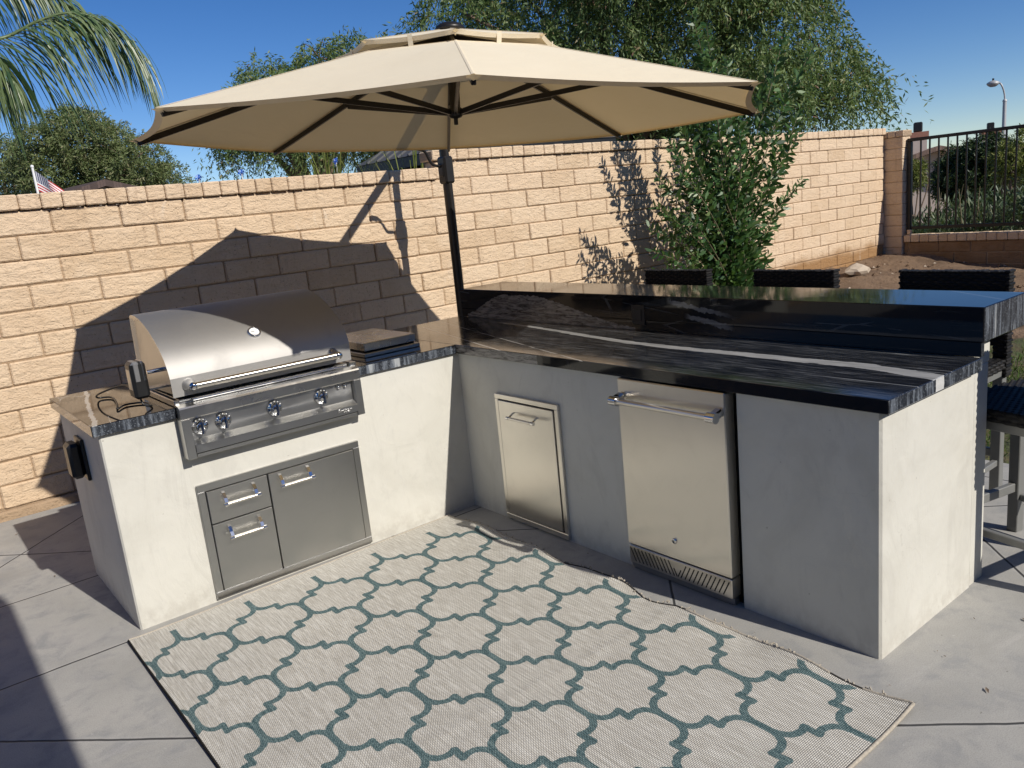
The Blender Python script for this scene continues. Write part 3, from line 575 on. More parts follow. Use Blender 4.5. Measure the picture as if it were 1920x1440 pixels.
for X in (XL+.072, XR-.092): ho.lathe([(.030, -.001), (.029, .006), (.024, .016), (.019, .034), (.018, .055), (.0165, .067), (.008, .072), (.0001, .073)], (X, -.0105, hz), (0, -1, 0), 'chrome', 20)
ho.obj('hood_handle', hood)
th = MB(); nn = V(0, -.68, .73).normalized(); tp = V(-1.050, .068, 1.156)
th.lathe([(.030, -.004), (.030, .006), (.027, .010), (.023, .010), (.022, .007)], tp, nn, 'chrome', 24); th.lathe([(.022, .007), (.0001, .0072)], tp, nn, 'dial', 24)
a = nn.orthogonal().normalized(); th.bar(tp+nn*.0085, tp+nn*.0085+V(-.013, .002, .002), .002, .001, 'black'); th.obj('thermometer', hood)
# rotisserie motor with its cord
mo = thing('rotisserie_motor', (-1.56, .13, .92), 'black and silver rotisserie motor on the left side of the grill hood', 'motor')
m = MB(); X = Matrix.Translation(V(-1.566, .105, 1.048)) @ Matrix.Scale(.88, 4)
m.box((-.036, -.052, -.095), (.036, .052, .085), 'black', .014, X); m.box((-.030, -.054, -.02), (.012, .054, .087), 'silver', .012, X); m.box((.014, -.055, -.015), (.028, .055, .088), 'steel', .008, X)
m.box((-.0375, -.035, -.05), (-.034, .035, .05), 'steel_panel', .002, X); m.obj('housing', mo)
m = MB(); m.tube([(-1.522, .115, 1.065), (-1.452, .115, 1.065)], .009, 'chrome', 10); m.obj('spit_rod', mo); m = MB(); m.box((-1.53, .085, .99), (-1.455, .145, .998), 'steel'); m.obj('bracket', mo)
m = MB(); m.tube(curve([(-1.57, .115, .972), (-1.565, .09, .935), (-1.53, .11, .921), (-1.535, .22, .9205), (-1.60, .26, .9205), (-1.648, .20, .9205), (-1.62, .33, .9205), (-1.60, .52, .9205), (-1.65, .56, .925), (-1.66, .45, .96), (-1.60, .30, 1.0), (-1.575, .168, 1.01)], 8), .0042, 'black', 7); m.obj('cord', mo)
# side burner
sb = thing('side_burner', (-.3, .4, .914), 'flat stainless lidded side burner set in the dark counter beside the grill', 'side burner')
m = MB(); m.box((-.470, .150, .9145), (-.135, .64, .936), 'steel_panel', .003); m.obj('burner_tray', sb)
m = MB(); m.box((-.455, .185, .936), (-.150, .62, .944), 'gap'); m.box((-.456, .170, .944), (-.146, .63, .987), 'steel', .003); m.obj('lid', sb)

# ------------------------------------------------------------------ doors and drawers in the stucco
def arc_handle(mb, f, w, drop=.045, out=.042, mat='chrome'):
    """f(u, v, d): u along, v up, d out of the face. Flat curved arms starting high and a round bar."""
    for u in (-w/2+.006, w/2-.006):
        q = [(0, .052), (.012, .046), (.028, .025), (out, 0.0)]
        for (d0, v0), (d1, v1) in zip(q[:-1], q[1:]):
            A, B = f(u-.007, v0, d0), f(u+.007, v0, d0); C, D = f(u+.007, v1, d1), f(u-.007, v1, d1); off = f(0, -.004, -.002)-f(0, 0, 0)
            mb.add([A, B, C, D, A+off, B+off, C+off, D+off], [(0, 1, 2, 3), (7, 6, 5, 4), (0, 3, 7, 4), (1, 5, 6, 2), (0, 4, 5, 1), (3, 2, 6, 7)], mat)
    mb.tube([f(-w/2-.003, 0, out), f(w/2+.003, 0, out)], .0075, 'steel_door', 12)
    for u in (-w/2, w/2): mb.tube([f(u-.009, 0, out), f(u+.009, 0, out)], .0088, mat, 12)
dc = thing('drawer_cabinet', (-1.05, 0, 0), 'grey stainless access unit with two drawers and one door under the grill', 'drawer unit')
x0, x1, z0, z1 = -1.449, -.658, .014, .552; fw = .033
def frame_y(mb, x0, x1, z0, z1, fw, y, mat):
    mb.box((x0, y, z1-fw), (x1, -.0005, z1), mat, .002); mb.box((x0, y, z0), (x1, -.0005, z0+fw), mat, .002)
    mb.box((x0, y+.0003, z0+fw), (x0+fw, -.0005, z1-fw), mat, .002); mb.box((x1-fw, y+.0003, z0+fw), (x1, -.0005, z1-fw), mat, .002)
m = MB(); frame_y(m, x0, x1, z0, z1, fw, -.016, 'steel_panel'); m.box((x0+.01, -.006, z0+.01), (x1-.01, -.001, z1-.01), 'gap'); m.obj('frame', dc)
def yface(cx, cz, y0): return lambda u, v, d: V(cx+u, y0-d, cz+v)
for nm, xa, xb, za, zb, hx, hz in (('drawer', -1.413, -1.136, .365, .516, -1.2755, .450), ('drawer', -1.413, -1.136, .050, .360, -1.2755, .292), ('door', -1.130, -.694, .050, .516, -1.010, .454)):
    m = MB(); m.box((xa, -.0195, za), (xb, -.004, zb), 'steel_panel', .002); d = m.obj(nm, dc)
    h = MB(); arc_handle(h, yface(hx, hz, -.0195), .150); h.obj('handle', d)
td = thing('trash_drawer', (0, -.55, 0), 'narrow tall stainless pull out door with short handle in the shaded stucco face', 'door')
def frame_x(mb, y0, y1, z0, z1, fw, x, mat):
    mb.box((x, y0, z1-fw), (-.0005, y1, z1), mat, .002); mb.box((x, y0, z0), (-.0005, y1, z0+fw), mat, .002)
    mb.box((x+.0003, y0, z0+fw), (-.0005, y0+fw, z1-fw), mat, .002); mb.box((x+.0003, y1-fw, z0+fw), (-.0005, y1, z1-fw), mat, .002)
y0, y1, z0, z1 = -.786, -.307, .012, .684
m = MB(); frame_x(m, y0, y1, z0, z1, .026, -.016, 'steel_door'); m.box((-.006, y0+.01, z0+.01), (-.001, y1-.01, z1-.01), 'gap'); m.obj('frame', td)
m = MB(); m.box((-.0195, y0+.034, z0+.034), (-.004, y1-.032, z1-.032), 'steel_door', .002); d = m.obj('door', td)
h = MB(); arc_handle(h, lambda u, v, dd: V(-.0195-dd, -.555+u, .585+v*.4), .19); h.obj('handle', d)
fr = thing('undercounter_fridge', (0, -1.46, 0), 'stainless undercounter refrigerator with bar handle and slotted vent under the black counter', 'refrigerator')
m = MB(); m.box((.03, -1.735, .02), (.55, -1.20, .850), 'gap', .004); m.obj('cabinet', fr)
m = MB(); m.box((-.030, -1.738, .122), (.028, -1.197, .861), 'steel_door', .004); fd = m.obj('door', fr)
m = MB(); ax, az = -.078, .777
m.tube([(ax, -1.232, az), (ax, -1.706, az)], .0125, 'steel_door', 14)
for y in (-1.222, -1.716): m.tube([(ax, y-.019, az), (ax, y+.019, az)], .0205, 'chrome', 16); m.bar((ax, y, az), (-.0295, y, az+.012), .034, .034, 'chrome', V(0, 0, 1), .006)
m.obj('handle', fd)
m = MB(); m.lathe([(.0001, .006), (.010, .006), (.0125, .003), (.0125, -.001)], (-.030, -1.463, .205), (-1, 0, 0), 'chrome', 16); m.box((-.0368, -1.4645, .200), (-.036, -1.4615, .210), 'gap'); m.obj('lock', fd)
m = MB(); m.box((-.028, -1.736, .034), (.028, -1.199, .116), 'steel_door', .003); ve = m.obj('vent_grille', fr)
m = MB()
for i in range(24):
    s = -1 if i < 12 else 1; yc = -1.222-i*.0212; dz = .030*(1 if i not in (11, 12) else .55); zc = .075-(0 if i not in (11, 12) else .012)
    m.bar((-.0283, yc-s*dz*.50, zc+dz), (-.0283, yc+s*dz*.50, zc-dz), .0048, .0012, 'gap', V(-1, 0, 0))
m.obj('vent_slots', ve)
m = MB(); m.box((-.012, -1.735, .003), (.02, -1.200, .031), 'steel_panel', .002); m.obj('kick_plate', fr)

# ------------------------------------------------------------------ rug
rx0, rx1, ry0, ry1 = -1.842, -.188, -2.50, -.075
def edge(y): return .012*math.sin(y*9)+.010*math.sin(y*23+1)*math.exp(-((y+1.3)/.6)**2)
rug = thing('area_rug', ((rx0+rx1)/2, (ry0+ry1)/2, 0), 'cream woven outdoor rug with teal trellis pattern on the patio', 'rug')
m = MB(); nx, ny = 110, 150; vs = []
for j in range(ny+1):
    for i in range(nx+1):
        y = ry0+(ry1-ry0)*j/ny; tpr = (y-ry0)/(ry1-ry0); xl = rx0; xr = rx1+edge(y)*.9; x = xl+(xr-xl)*i/nx
        z = .0085+max(0, (i/nx-.86)/.14)**2*(.010+.010*math.sin(y*14))+.0016*math.sin(5*y+2*x)+.0013*math.sin(9*x-3*y)+.0030*math.exp(-((x+y*.12+1.35)/.02)**2)+.0026*math.exp(-((y+1.62+x*.05)/.02)**2)+max(0, .03-(i/nx))*.25*(1+math.sin(y*6))*.8
        vs.append((x, y+.05*(i/nx-.0)*tpr*(1), z))
m.add(vs, [(j*(nx+1)+i, j*(nx+1)+i+1, (j+1)*(nx+1)+i+1, (j+1)*(nx+1)+i) for j in range(ny) for i in range(nx)], 'rug', True)
bd = [j*(nx+1) for j in range(ny+1)], [j*(nx+1)+nx for j in range(ny+1)], list(range(nx+1)), [ny*(nx+1)+i for i in range(nx+1)]
for e in bd:
    pts = [vs[i] for i in e]; k = len(pts); m.add(pts+[(x, y, .0005) for x, y, z in pts], [(i, i+1, k+i+1, k+i) for i in range(k-1)], 'binding')
body = m.obj('pile', rug)
P_ = [V(*vs[i])+V(.001, 0, -.001) for i in bd[1]]
for a_, b_, mt in ((0, 9, 'fringe'), (9, 16, 'binding'), (16, 52, 'fringe'), (52, 94, 'binding'), (94, 150, 'fringe')): m = MB(); m.tube(P_[a_:b_+1], .0045 if mt == 'binding' else .0055, mt, 6); m.obj('edge_binding', rug); m = MB(); m.tube([V(*vs[i])+V(-.002, 0, -.002) for i in bd[0]], .004, 'binding', 6); m.obj('edge_binding', rug)
m = MB(); m.tube([V(*vs[i])+V(0, -.004, -.001) for i in bd[2]], .0062, 'fringe', 6); m.obj('end_binding', rug); m = MB(); m.tube([V(*vs[i])+V(0, .002, -.001) for i in bd[3]], .005, 'fringe', 6); m.obj('end_binding', rug); m = MB()
for i in range(150):
    y = random.uniform(-2.45, -.2); j = (y-ry0)/(ry1-ry0)*ny; a = vs[bd[1][int(j)]]; z = a[2]
    p = V(a[0]+random.uniform(-.004, .010), a[1]+random.uniform(0, .03), z+random.uniform(-.002, .004)); m.tube([p, p+V(random.uniform(.002, .010), random.uniform(-.012, .012), random.uniform(-.003, .005))], .0035, 'fringe', 5)
tag(m.obj('frayed_edge', rug), kind='stuff')

# ------------------------------------------------------------------ cantilever umbrella
UC = V(.183, .043, 2.036); UN = V(.0355, -.0265, .999).normalized(); E1 = (V(1, 0, 0)-UN*UN.x).normalized(); E2 = UN.cross(E1)
UR, A0 = 1.625, -2.148
def rim(k, r, z): a = A0+k*PI/4; return UC+(E1*math.cos(a)+E2*math.sin(a))*r+UN*z
def zr(r): return .464-.2857*r
MX, MYY = 1.195, 1.65
um = thing('cantilever_umbrella', (MX, MYY, 0), 'large cream octagonal cantilever umbrella with dark metal ribs over the grill corner', 'umbrella')
def canopy(r0, r1, off, nr, na, scal, sag, flap):
    m = MB(); vs = []; N = 8*na
    def pt(j, i):
        a = (j % N)/na; k = int(a); f = a-k; w = math.sin(PI*f)
        r = r0+(r1-r0)*i/nr; P, Q = rim(k, r, 0), rim(k+1, r, 0); base = P.lerp(Q, f)
        t = i/nr; c = UC+UN*0
        base = base+(c-base)*(scal*w*t*t); z = off(r)-sag*w*t*(1.15-t*.6)
        return base+UN*z
    for i in range(nr+1): vs += [pt(j, i) for j in range(N)]
    m.split = True
    for k in range(8):                     # one panel between each two ribs, seamed along the ribs
        pv = [vs[i*N+(k*na+j) % N] for i in range(nr+1) for j in range(na+1)]; q = na+1
        m.add(pv, [(i*q+j, (i+1)*q+j, (i+1)*q+j+1, i*q+j+1) for i in range(nr) for j in range(na)], 'cloth', True)
    for k in range(8):                     # stitched seam over each rib
        s = UN.cross((vs[nr*N+k*na]-UC).normalized())*.007; q = []
        for i in range(nr+1): p = vs[i*N+k*na]+UN*.0022; q += [p-s-UN*.0016, p, p+s-UN*.0016]
        m.add(q, [(3*i+j, 3*i+3+j, 3*i+4+j, 3*i+1+j) for i in range(nr) for j in (0, 1)], 'cloth')
    # hem folded under along the edge
    ed = vs[nr*N:]; hem = [p+(UC-p)*.018-UN*.012 for p in ed]; m.add(ed+hem, [(j, N+j, N+(j+1) % N, (j+1) % N) for j in range(N)], 'cloth', True)
    if flap:
        for k in range(8):
            p = rim(k, r1, off(r1)); o = (p-UC); o -= UN*o.dot(UN); o.normalize(); s = UN.cross(o)
            m.add([p+o*.022-UN*.004, p-s*flap*.5-o*.012-UN*.006, p-o*.035-UN*.022, p+s*flap*.5-o*.012-UN*.006], [(0, 1, 2), (0, 2, 3)], 'cloth', True)
    return m
canopy(.53, UR, zr, 12, 10, .020, .014, .05).obj('canopy', um)
vt = canopy(.03, .585, lambda r: .468-.205*r, 6, 8, .02, .012, .03)
for k in range(8):
    for f in (.5,):
        p = rim(k, .575, .350).lerp(rim(k+1, .575, .350), f); q = rim(k, .565, zr(.565)).lerp(rim(k+1, .565, zr(.565)), f); s = (rim(k+1, 1, 0)-rim(k, 1, 0)).normalized()*.012
        vt.add([p-s, p+s, q+s-UN*.003, q-s-UN*.003], [(0, 1, 2, 3)], 'cloth')
vt.obj('vent_canopy', um)
m = MB(); m.lathe([(.07, .455), (.078, .462), (.070, .478), (.045, .492), (.0001, .497)], UC, UN, 'bronze', 20); m.obj('finial_cap', um)
m = MB(); m.lathe([(.0001, -.002), (.011, 0), (.011, .03), (.030, .035), (.042, .05), (.042, .075), (.028, .085), (.028, .34), (.045, .36), (.045, .42), (.02, .445), (.0001, .446)], UC, UN, 'bronze', 16); m.obj('hub', um)
for k in range(8):
    a, b_ = rim(k, .045, zr(.045)-.035), rim(k, UR-.02, zr(UR)-.018); mid = rim(k, .85, zr(.85)-.024)
    m = MB(); m.bar(a, mid, .018, .028, 'bronze', UN, .003); m.bar(mid, b_, .018, .028, 'bronze', UN, .003); rb = m.obj('rib', um)
    m = MB(); m.bar(rim(k, .04, .06), rim(k, .84, zr(.84)-.04), .016, .026, 'bronze', UN, .003); m.obj('strut', um)
m = MB(); m.tube([(MX, MYY, .04), (MX, MYY, 2.46)], .032, 'bronze', 16, True, 1.35); m.obj('mast', um)
m = MB(); m.box((MX-.043, MYY-.052, 1.80), (MX+.043, MYY+.052, 2.0), 'bronze', .014); m.box((MX-.052, MYY-.035, 1.85), (MX+.052, MYY+.035, 1.95), 'bronze', .01); cbx = m.obj('crank_box', um)
m = MB(); m.tube(curve([(MX-.05, MYY, 1.93), (MX-.12, MYY-.01, 1.945), (MX-.15, MYY-.01, 1.99), (MX-.17, MYY-.012, 2.03), (MX-.20, MYY-.012, 2.06)], 6), .011, 'bronze', 8); m.tube([(MX-.20, MYY-.012, 2.055), (MX-.27, MYY-.014, 2.075)], .017, 'black', 10); m.obj('crank_handle', cbx)
m = MB(); hubtop = UC+UN*.345; m.bar((MX, MYY, 2.43), hubtop, .045, .055, 'bronze', V(0, 0, 1), .006); m.box((MX-.045, MYY-.05, 2.37), (MX+.045, MYY+.05, 2.485), 'bronze', .012); m.obj('arm', um)
m = MB(); m.bar((MX-.4, MYY-.0, .03), (MX+.4, MYY, .03), .09, .05, 'bronze', V(0, 0, 1), .006); m.bar((MX, MYY-.4, .0301), (MX, MYY+.4, .0301), .09, .048, 'bronze', V(0, 0, 1), .006); m.obj('base_cross', um)

# ------------------------------------------------------------------ wicker bar stools
def weave(mb, o, u, v, n, w, h, pitch=.0125, cell=.026, amp=.0045):
    """horizontal strands going over and under: o corner, u along, v up, n out"""
    rows = max(2, int(h/pitch)); cols = max(2, int(w/cell)); ph = h/rows; sub = 4
    for j in range(rows):
        vs = []; N = cols*sub
        for i in range(N+1):
            d = amp*math.cos(PI*i/sub+PI*j); b_ = o+u*(w*i/N)+v*(ph*(j+.5)); hw = ph*.46
            vs += [b_-v*hw+n*(d-.002), b_-v*hw*.5+n*(d+.0016), b_+v*hw*.5+n*(d+.0016), b_+v*hw+n*(d-.002)]
        mb.add(vs, [(i*4+k, i*4+4+k, i*4+5+k, i*4+1+k) for i in range(N) for k in range(3)], 'wicker', True)
def build_stool(loc, label):
    s = thing('bar_stool', loc, label, 'bar stool', 'black wicker bar stools around the raised bar'); L = Vector(loc)
    bx0, bx1, by, zt = .19, .245, .25, 1.088
    T = Matrix.Translation(L)
    m = MB(); m.box((bx0+.006, -by+.006, .735), (bx1-.006, by-.006, zt-.006), 'wicker', .004, T)
    for sg in (-1, 1): m.box((bx0+.005, sg*(by-.062), .585), (bx1-.005, sg*(by-.006), .745), 'wicker', .004, T)
    P = lambda x, y, z: L+V(x, y, z)
    weave(m, P(bx0+.004, by, .735), V(0, -1, 0), V(0, 0, 1), V(-1, 0, 0), 2*by, zt-.735); weave(m, P(bx1-.004, -by, .735), V(0, 1, 0), V(0, 0, 1), V(1, 0, 0), 2*by, zt-.735)
    for sg in (-1, 1):
        k = 0; z = .59
        while z < zt-.004:                 # wrapped strands round the side columns
            o = .003 if k % 2 else -.001
            m.box((bx0-.001-o, sg*(by-.012), z), (bx1+.001+o, sg*(by+.004+o), z+.0135), 'wicker', .003, T); z += .0148; k += 1
        weave(m, P(bx0+.004, sg*(by-.03)+.03, .585), V(0, -1, 0), V(0, 0, 1), V(-1, 0, 0), .06, .15)
    y = -by
    while y < by-.01:
        m.box((bx0-.002, y, zt-.008), (bx1+.002, y+.0185, zt+jit(.002)), 'wicker', .003, T); y += .0205
    m.obj('backrest', s)
    m = MB(); m.box((-.235, -.245, .628), (.20, .245, .676), 'wicker', .008, T)
    weave(m, P(-.24, .245, .674), V(0, -1, 0), V(1, 0, 0), V(0, 0, 1), .49, .43); weave(m, P(-.2365, .245, .628), V(0, -1, 0), V(0, 0, 1), V(-1, 0, 0), .49, .046)
    for sg in (-1, 1): weave(m, P(-.24, sg*.2465, .628), V(1, 0, 0), V(0, 0, 1), V(0, sg, 0), .43, .046)
    m.obj('seat', s)
    m = MB()
    for sg in (-1, 1): m.box((-.235, sg*.235, .592), (.235, sg*.205, .6275), 'alum', .003, T)
    for sg in (-1, 1): m.box((sg*.235, -.2045, .5925), (sg*.205, .2045, .627), 'alum', .003, T)
    m.obj('seat_frame', s)
    for lx in (-.215, .215):
        for ly in (-.215, .215): m = MB(); m.box((lx-.023, ly-.023, 0), (lx+.023, ly+.023, .5915), 'alum', .003, T); m.obj('leg', s)
    for sg in (-1, 1): m = MB(); m.box((sg*.228, -.1915, .185), (sg*.203, .1915, .225), 'alum', .003, T); m.obj('footrest', s)
    for sg in (-1, 1): m = MB(); m.box((-.1915, sg*.203, .145), (.1915, sg*.228, .175), 'alum', .003, T); m.obj('stretcher', s)
    return s
st1 = build_stool((1.49, -.09, 0), 'black wicker bar stool whose back shows left of the leafy shrub')
st2 = copy_tree(st1); st2.location = (1.49, -.935, 0); st2['label'] = 'black wicker bar stool whose back shows just right of the leafy shrub'
st3 = copy_tree(st1); st3.location = (1.49, -1.795, 0); st3['label'] = 'black wicker bar stool with its back before the low fence wall'
st4 = copy_tree(st1); st4.location = (1.055, -2.40, 0); st4.rotation_euler = (0, 0, R(-102.8)); st4['label'] = 'bar stool at the open end of the bar with seat and grey legs showing'

# ------------------------------------------------------------------ plants
def tips_tree(name, label, cat, base, blobs, mat, nstr, slen, leafsz, trunk_r=.18, droop=1.0, dens=26, group=None, seedgap=.0, trunk_h=2.0, ds=1.35):
    """tree: trunk with limbs to each clump; crown of hanging (droop) or bushy strands of small leaves"""
    base = Vector(base); t = thing(name, base, label, cat, group)
    C = np.array([b[0] for b in blobs]); Rr = np.array([b[1] for b in blobs]); wt = Rr**2/np.sum(Rr**2); ii = rng.choice(len(blobs), nstr, p=wt)
    d = nrm(rng.normal(size=(nstr, 3))); d[:, 2] = np.abs(d[:, 2])*.9+.05*rng.normal(size=nstr) if droop > .5 else d[:, 2]
    d = nrm(d); s = C[ii]+d*(Rr[ii]*rng.uniform(.45, 1.0, nstr)**.6)[:, None]
    L = slen*rng.uniform(.5, 1.3, nstr); K = dens
    tt = (np.arange(K)+.5)/K; out = d.copy(); out[:, 2] *= .4
    out += rng.normal(size=out.shape)*.25
    P = s[:, None, :]+out[:, None, :]*(L*.45)[:, None, None]*(1-(1-tt)**2)[None, :, None]
    P[..., 2] -= droop*L[:, None]*(tt**1.7)[None]
    P = P+rng.normal(size=P.shape)*leafsz*.35
    dv = np.repeat(out[:, None, :], K, 1)*.5+rng.normal(size=P.shape)*.75; dv[..., 2] -= .9*droop
    Q = blades(P.reshape(-1, 3), dv.reshape(-1, 3), leafsz*rng.uniform(.7, 1.35, nstr*K), leafsz*.26*ds/1.35)
    quads_obj('crown', Q, mat, t)
    m = MB(); th = base+V(0, 0, trunk_h); m.tube(curve([base, base+V(.08, .03, trunk_h*.5), th], 6), [trunk_r*(1.25-.5*i/12) for i in range(13)], 'bark', 10)
    for c, r in blobs:
        c = Vector(c); mid = th.lerp(c, .5)+V(jit(.3), jit(.3), .12*(c-th).length); pts = curve([th-V(0, 0, .25), mid, c+V(0, 0, r*.25)], 8)
        m.tube(pts, [max(.012, trunk_r*.55*(1-.9*i/(len(pts)-1))) for i in range(len(pts))], 'bark', 7)
        for _ in range(4):
            q = pts[random.randint(8, len(pts)-1)]; e = q+V(jit(r), jit(r), random.uniform(-.1, .9)*r); m.tube(curve([q, q.lerp(e, .5)+V(0, 0, .1*r), e], 4), [.02*(1-.7*i/8) for i in range(9)], 'bark', 5)
    m.obj('trunk', t); return t
def blobs_px(L, dist, dv=1.2):
    k = dist/FPX
    return [((at(x, y, dist+jit(dv))), r) for x, y, r in L]
T1 = [(860, 40, .85), (850, 150, .8), (980, 10, 1.3), (1100, -40, 1.6), (1000, 150, 1.2), (1110, 120, 1.3), (1235, 40, 1.6), (1350, 20, 1.45), (1310, 160, 1.3), (1450, 50, 1.05), (1440, 185, 1.15), (1540, 130, .75), (1565, 205, .75), (1592, 165, .5),
      (900, 230, 1.0), (1020, 240, 1.1), (1180, 230, 1.1), (1350, 240, 1.0), (1250, -90, 1.5), (1000, -90, 1.3), (1480, -10, .6)]
tips_tree('pepper_tree', 'tall weeping pepper tree filling the sky behind the umbrella and block wall', 'tree', (10.1, 8.2, -.3), blobs_px(T1, 17), 'lf_pep', 4900, 1.0, .112, .28, 1.0, 30, 'trees beyond the block wall', 0, 2.4)
T2 = [(497, 150, .60), (470, 200, .6), (530, 190, .8), (600, 120, .55), (660, 105, .55), (735, 105, .55), (540, 260, 1.1), (475, 285, .75), (650, 280, 1.2), (700, 190, 1.1), (600, 200, 1.1), (450, 250, .5), (745, 270, 1.0)]
tips_tree('pepper_tree', 'feathery green tree seen above and under the left half of the umbrella', 'tree', at(590, 330, 20)-V(0, 0, 2.6), blobs_px(T2, 20, .8), 'lf_pep', 1900, .85, .115, .2, .9, 26, 'trees beyond the block wall', 0, 1.6)
T3 = [(120, 235, .55), (150, 225, .45), (70, 268, .6), (160, 262, .85), (220, 282, .75), (262, 305, .75), (315, 328, .45), (45, 300, .5), (205, 320, .8), (100, 320, .9), (170, 335, .9), (260, 340, .7)]
tips_tree('bushy_tree', 'dusty olive green bushy tree behind the flag and brown roof', 'tree', at(170, 360, 27)-V(0, 0, 2.8), blobs_px(T3, 27, 1.0), 'lf_oli', 2300, .5, .115, .2, .35, 24, 'trees beyond the block wall', 0, 1.5)
T4 = [(-15, 285, .55), (8, 292, .5), (22, 330, .5), (-10, 335, .8)]
tips_tree('bushy_tree', 'thin grey green tree top cut by the left picture edge', 'tree', at(-10, 360, 30)-V(0, 0, 2.8), blobs_px(T4, 30, .6), 'lf_oli', 420, .5, .115, .15, .4, 22, 'trees beyond the block wall', 0, 1.5)
hb = []
for px in range(10, 350, 26): hb.append((px, 352+jit(6)+max(0, (px-290)*.0), .42))
tips_tree('shrub_row', 'low light green shrub just showing over the cap of the left wall', 'shrub', at(170, 370, 31)-V(0, 0, 2.0), blobs_px([(x, y, r) for x, y, r in hb], 31, .5), 'lf_yel', 420, .3, .09, .05, .2, 20, None, 0, .8)
# leafy shrub against the wall
def leafy_shrub():
    y0 = 1.42; b0 = atY(1378, 540, y0); b0.z = hgt(b0.x, b0.y)-.02
    t = thing('leafy_shrub', b0, 'tall leafy green shrub with upright shoots growing against the block wall', 'shrub')
    tips = [(1297, 25), (1325, 48), (1262, 105), (1242, 175), (1362, 110), (1403, 165), (1470, 65), (1527, 80), (1440, 130), (1252, 262), (1268, 215), (1500, 205), (1490, 150), (1508, 335), (1290, 170), (1340, 190), (1385, 235), (1460, 262),
            (1246, 400), (1272, 340), (1300, 290), (1330, 350), (1403, 345), (1445, 425), (1470, 375), (1222, 470), (1262, 462), (1300, 440), (1440, 478), (1345, 300), (1310, 230), (1370, 300), (1420, 300), (1285, 400), (1390, 420), (1330, 440), (1480, 300), (1345, 120), (1500, 250), (1215, 425), (1234, 330), (1228, 385), (1250, 500), (1226, 510), (1282, 505), (1300, 495), (1262, 420), (1290, 355), (1256, 300)]
    m = MB(); BP, DD, LN = [], [], []
    for px, py in tips:
        e = atY(px, py, y0+random.uniform(-.28, .30)); q = b0+V(jit(.10), jit(.08), 0); h = e.z-q.z; mid = q.lerp(e, .45)+V((q.x-e.x)*.22, (q.y-e.y)*.1, .06*h)
        pts = curve([q, q.lerp(mid, .5)+V(jit(.03), jit(.03), .03), mid, mid.lerp(e, .55)+V(jit(.05), jit(.05), .02), e], 10); N = len(pts)
        m.tube(pts, [max(.0025, .012*(1-.85*i/N)) for i in range(N)], 'stem', 6)
        a = random.random()*6; total = sum((pts[i+1]-pts[i]).length for i in range(N-1)); cnt = int(total/.0122); thick = 1.0
        for k in range(cnt):
            f = k/cnt
            if f < .14: continue
            i = int(f*(N-1)); p = pts[i].lerp(pts[min(i+1, N-1)], f*(N-1)-i); tg = (pts[min(i+1, N-1)]-pts[max(i-1, 0)]).normalized()
            a += 2.4; o = tg.orthogonal().normalized(); o = Quaternion(tg, a) @ o; side = 0
            if f < .80 and random.random() < .68: side = random.uniform(.02, .19)*(1.1-f)     # short side twigs thicken the body
            pp = p+o*side+V(0, 0, side*.5)
            BP.append(pp); DD.append(o*random.uniform(.6, 1.1)+tg*random.uniform(.35, .9)+V(0, 0, random.uniform(-.45, .25))); LN.append(random.uniform(.065, .120)*(1 if f < .9 else .8))
    m.obj('stems', t); LN = np.array(LN); quads_obj('foliage', leaves(np.array(BP), np.array(DD), LN, LN*.40, .14), 'lf_shr', t)
leafy_shrub()
# oleander hedge beyond the iron fence
def hedge():
    t = thing('oleander_hedge', (12, 1.0, -.3), 'dense grey green oleander hedge right behind the iron fence', 'hedge'); n = 24000
    x = rng.uniform(9.5, 14.5, n); y = rng.uniform(-3.5, 3.0, n); top = 1.30+.16*np.sin(x*2.1+y*1.7)+.14*np.sin(y*3.9)+.22*np.clip(y-.8, -2, 1.2)*-.35-.36*np.clip(y-.5, 0, 1.6); z = .25+(top-.25)*rng.uniform(.0, 1.0, n)**.55+rng.normal(size=n)*.05
    d = rng.normal(size=(n, 3))*.55; d[:, 2] += .75; quads_obj('foliage', blades(np.stack([x, y, z], 1), d, rng.uniform(.10, .19, n), .027), 'lf_ole', t)
    m = MB()
    for _ in range(120):
        px, py = random.uniform(9.6, 13), random.uniform(-3, 2.8); e = V(px+jit(.25), py+jit(.25), random.uniform(.8, 1.25)); m.tube([V(px, py, -.4), V(px, py, .3).lerp(e, .4), e], [.016, .010, .004], 'stem', 5)
    m.obj('stems', t)
hedge()
tips_tree('dark_tree', 'dark green rounded tree between the iron fence and the far house', 'tree', at(1810, 350, 23)-V(0, 0, 1.6), blobs_px([(1786, 318, .34), (1798, 302, .36), (1782, 338, .30), (1800, 335, .6), (1825, 298, .42), (1850, 282, .40), (1850, 325, .6), (1872, 295, .42), (1890, 318, .5), (1815, 318, .5), (1870, 340, .5), (1795, 350, .40)], 23, .5), 'lf_drk', 1700, .3, .10, .12, .15, 22, 'trees beyond the iron fence', 0, .8)
tips_tree('yellow_tree', 'yellow green tree at the right edge behind the iron fence and lamp post', 'tree', at(1915, 340, 20)-V(0, 0, 1.5), blobs_px([(1900, 300, .28), (1915, 285, .35), (1930, 275, .4), (1910, 320, .4), (1945, 300, .5)], 20, .4), 'lf_yel', 420, .35, .09, .08, .3, 22, 'trees beyond the iron fence', 0, .7)
tips_tree('yellow_bush', 'slim yellow green bush squeezed between the pillar and the far house', 'bush', at(1713, 352, 17)-V(0, 0, .9), blobs_px([(1712, 308, .10), (1714, 325, .12), (1711, 340, .14)], 17, .1), 'lf_yel', 140, .22, .07, .03, .3, 18, None, 0, .4)
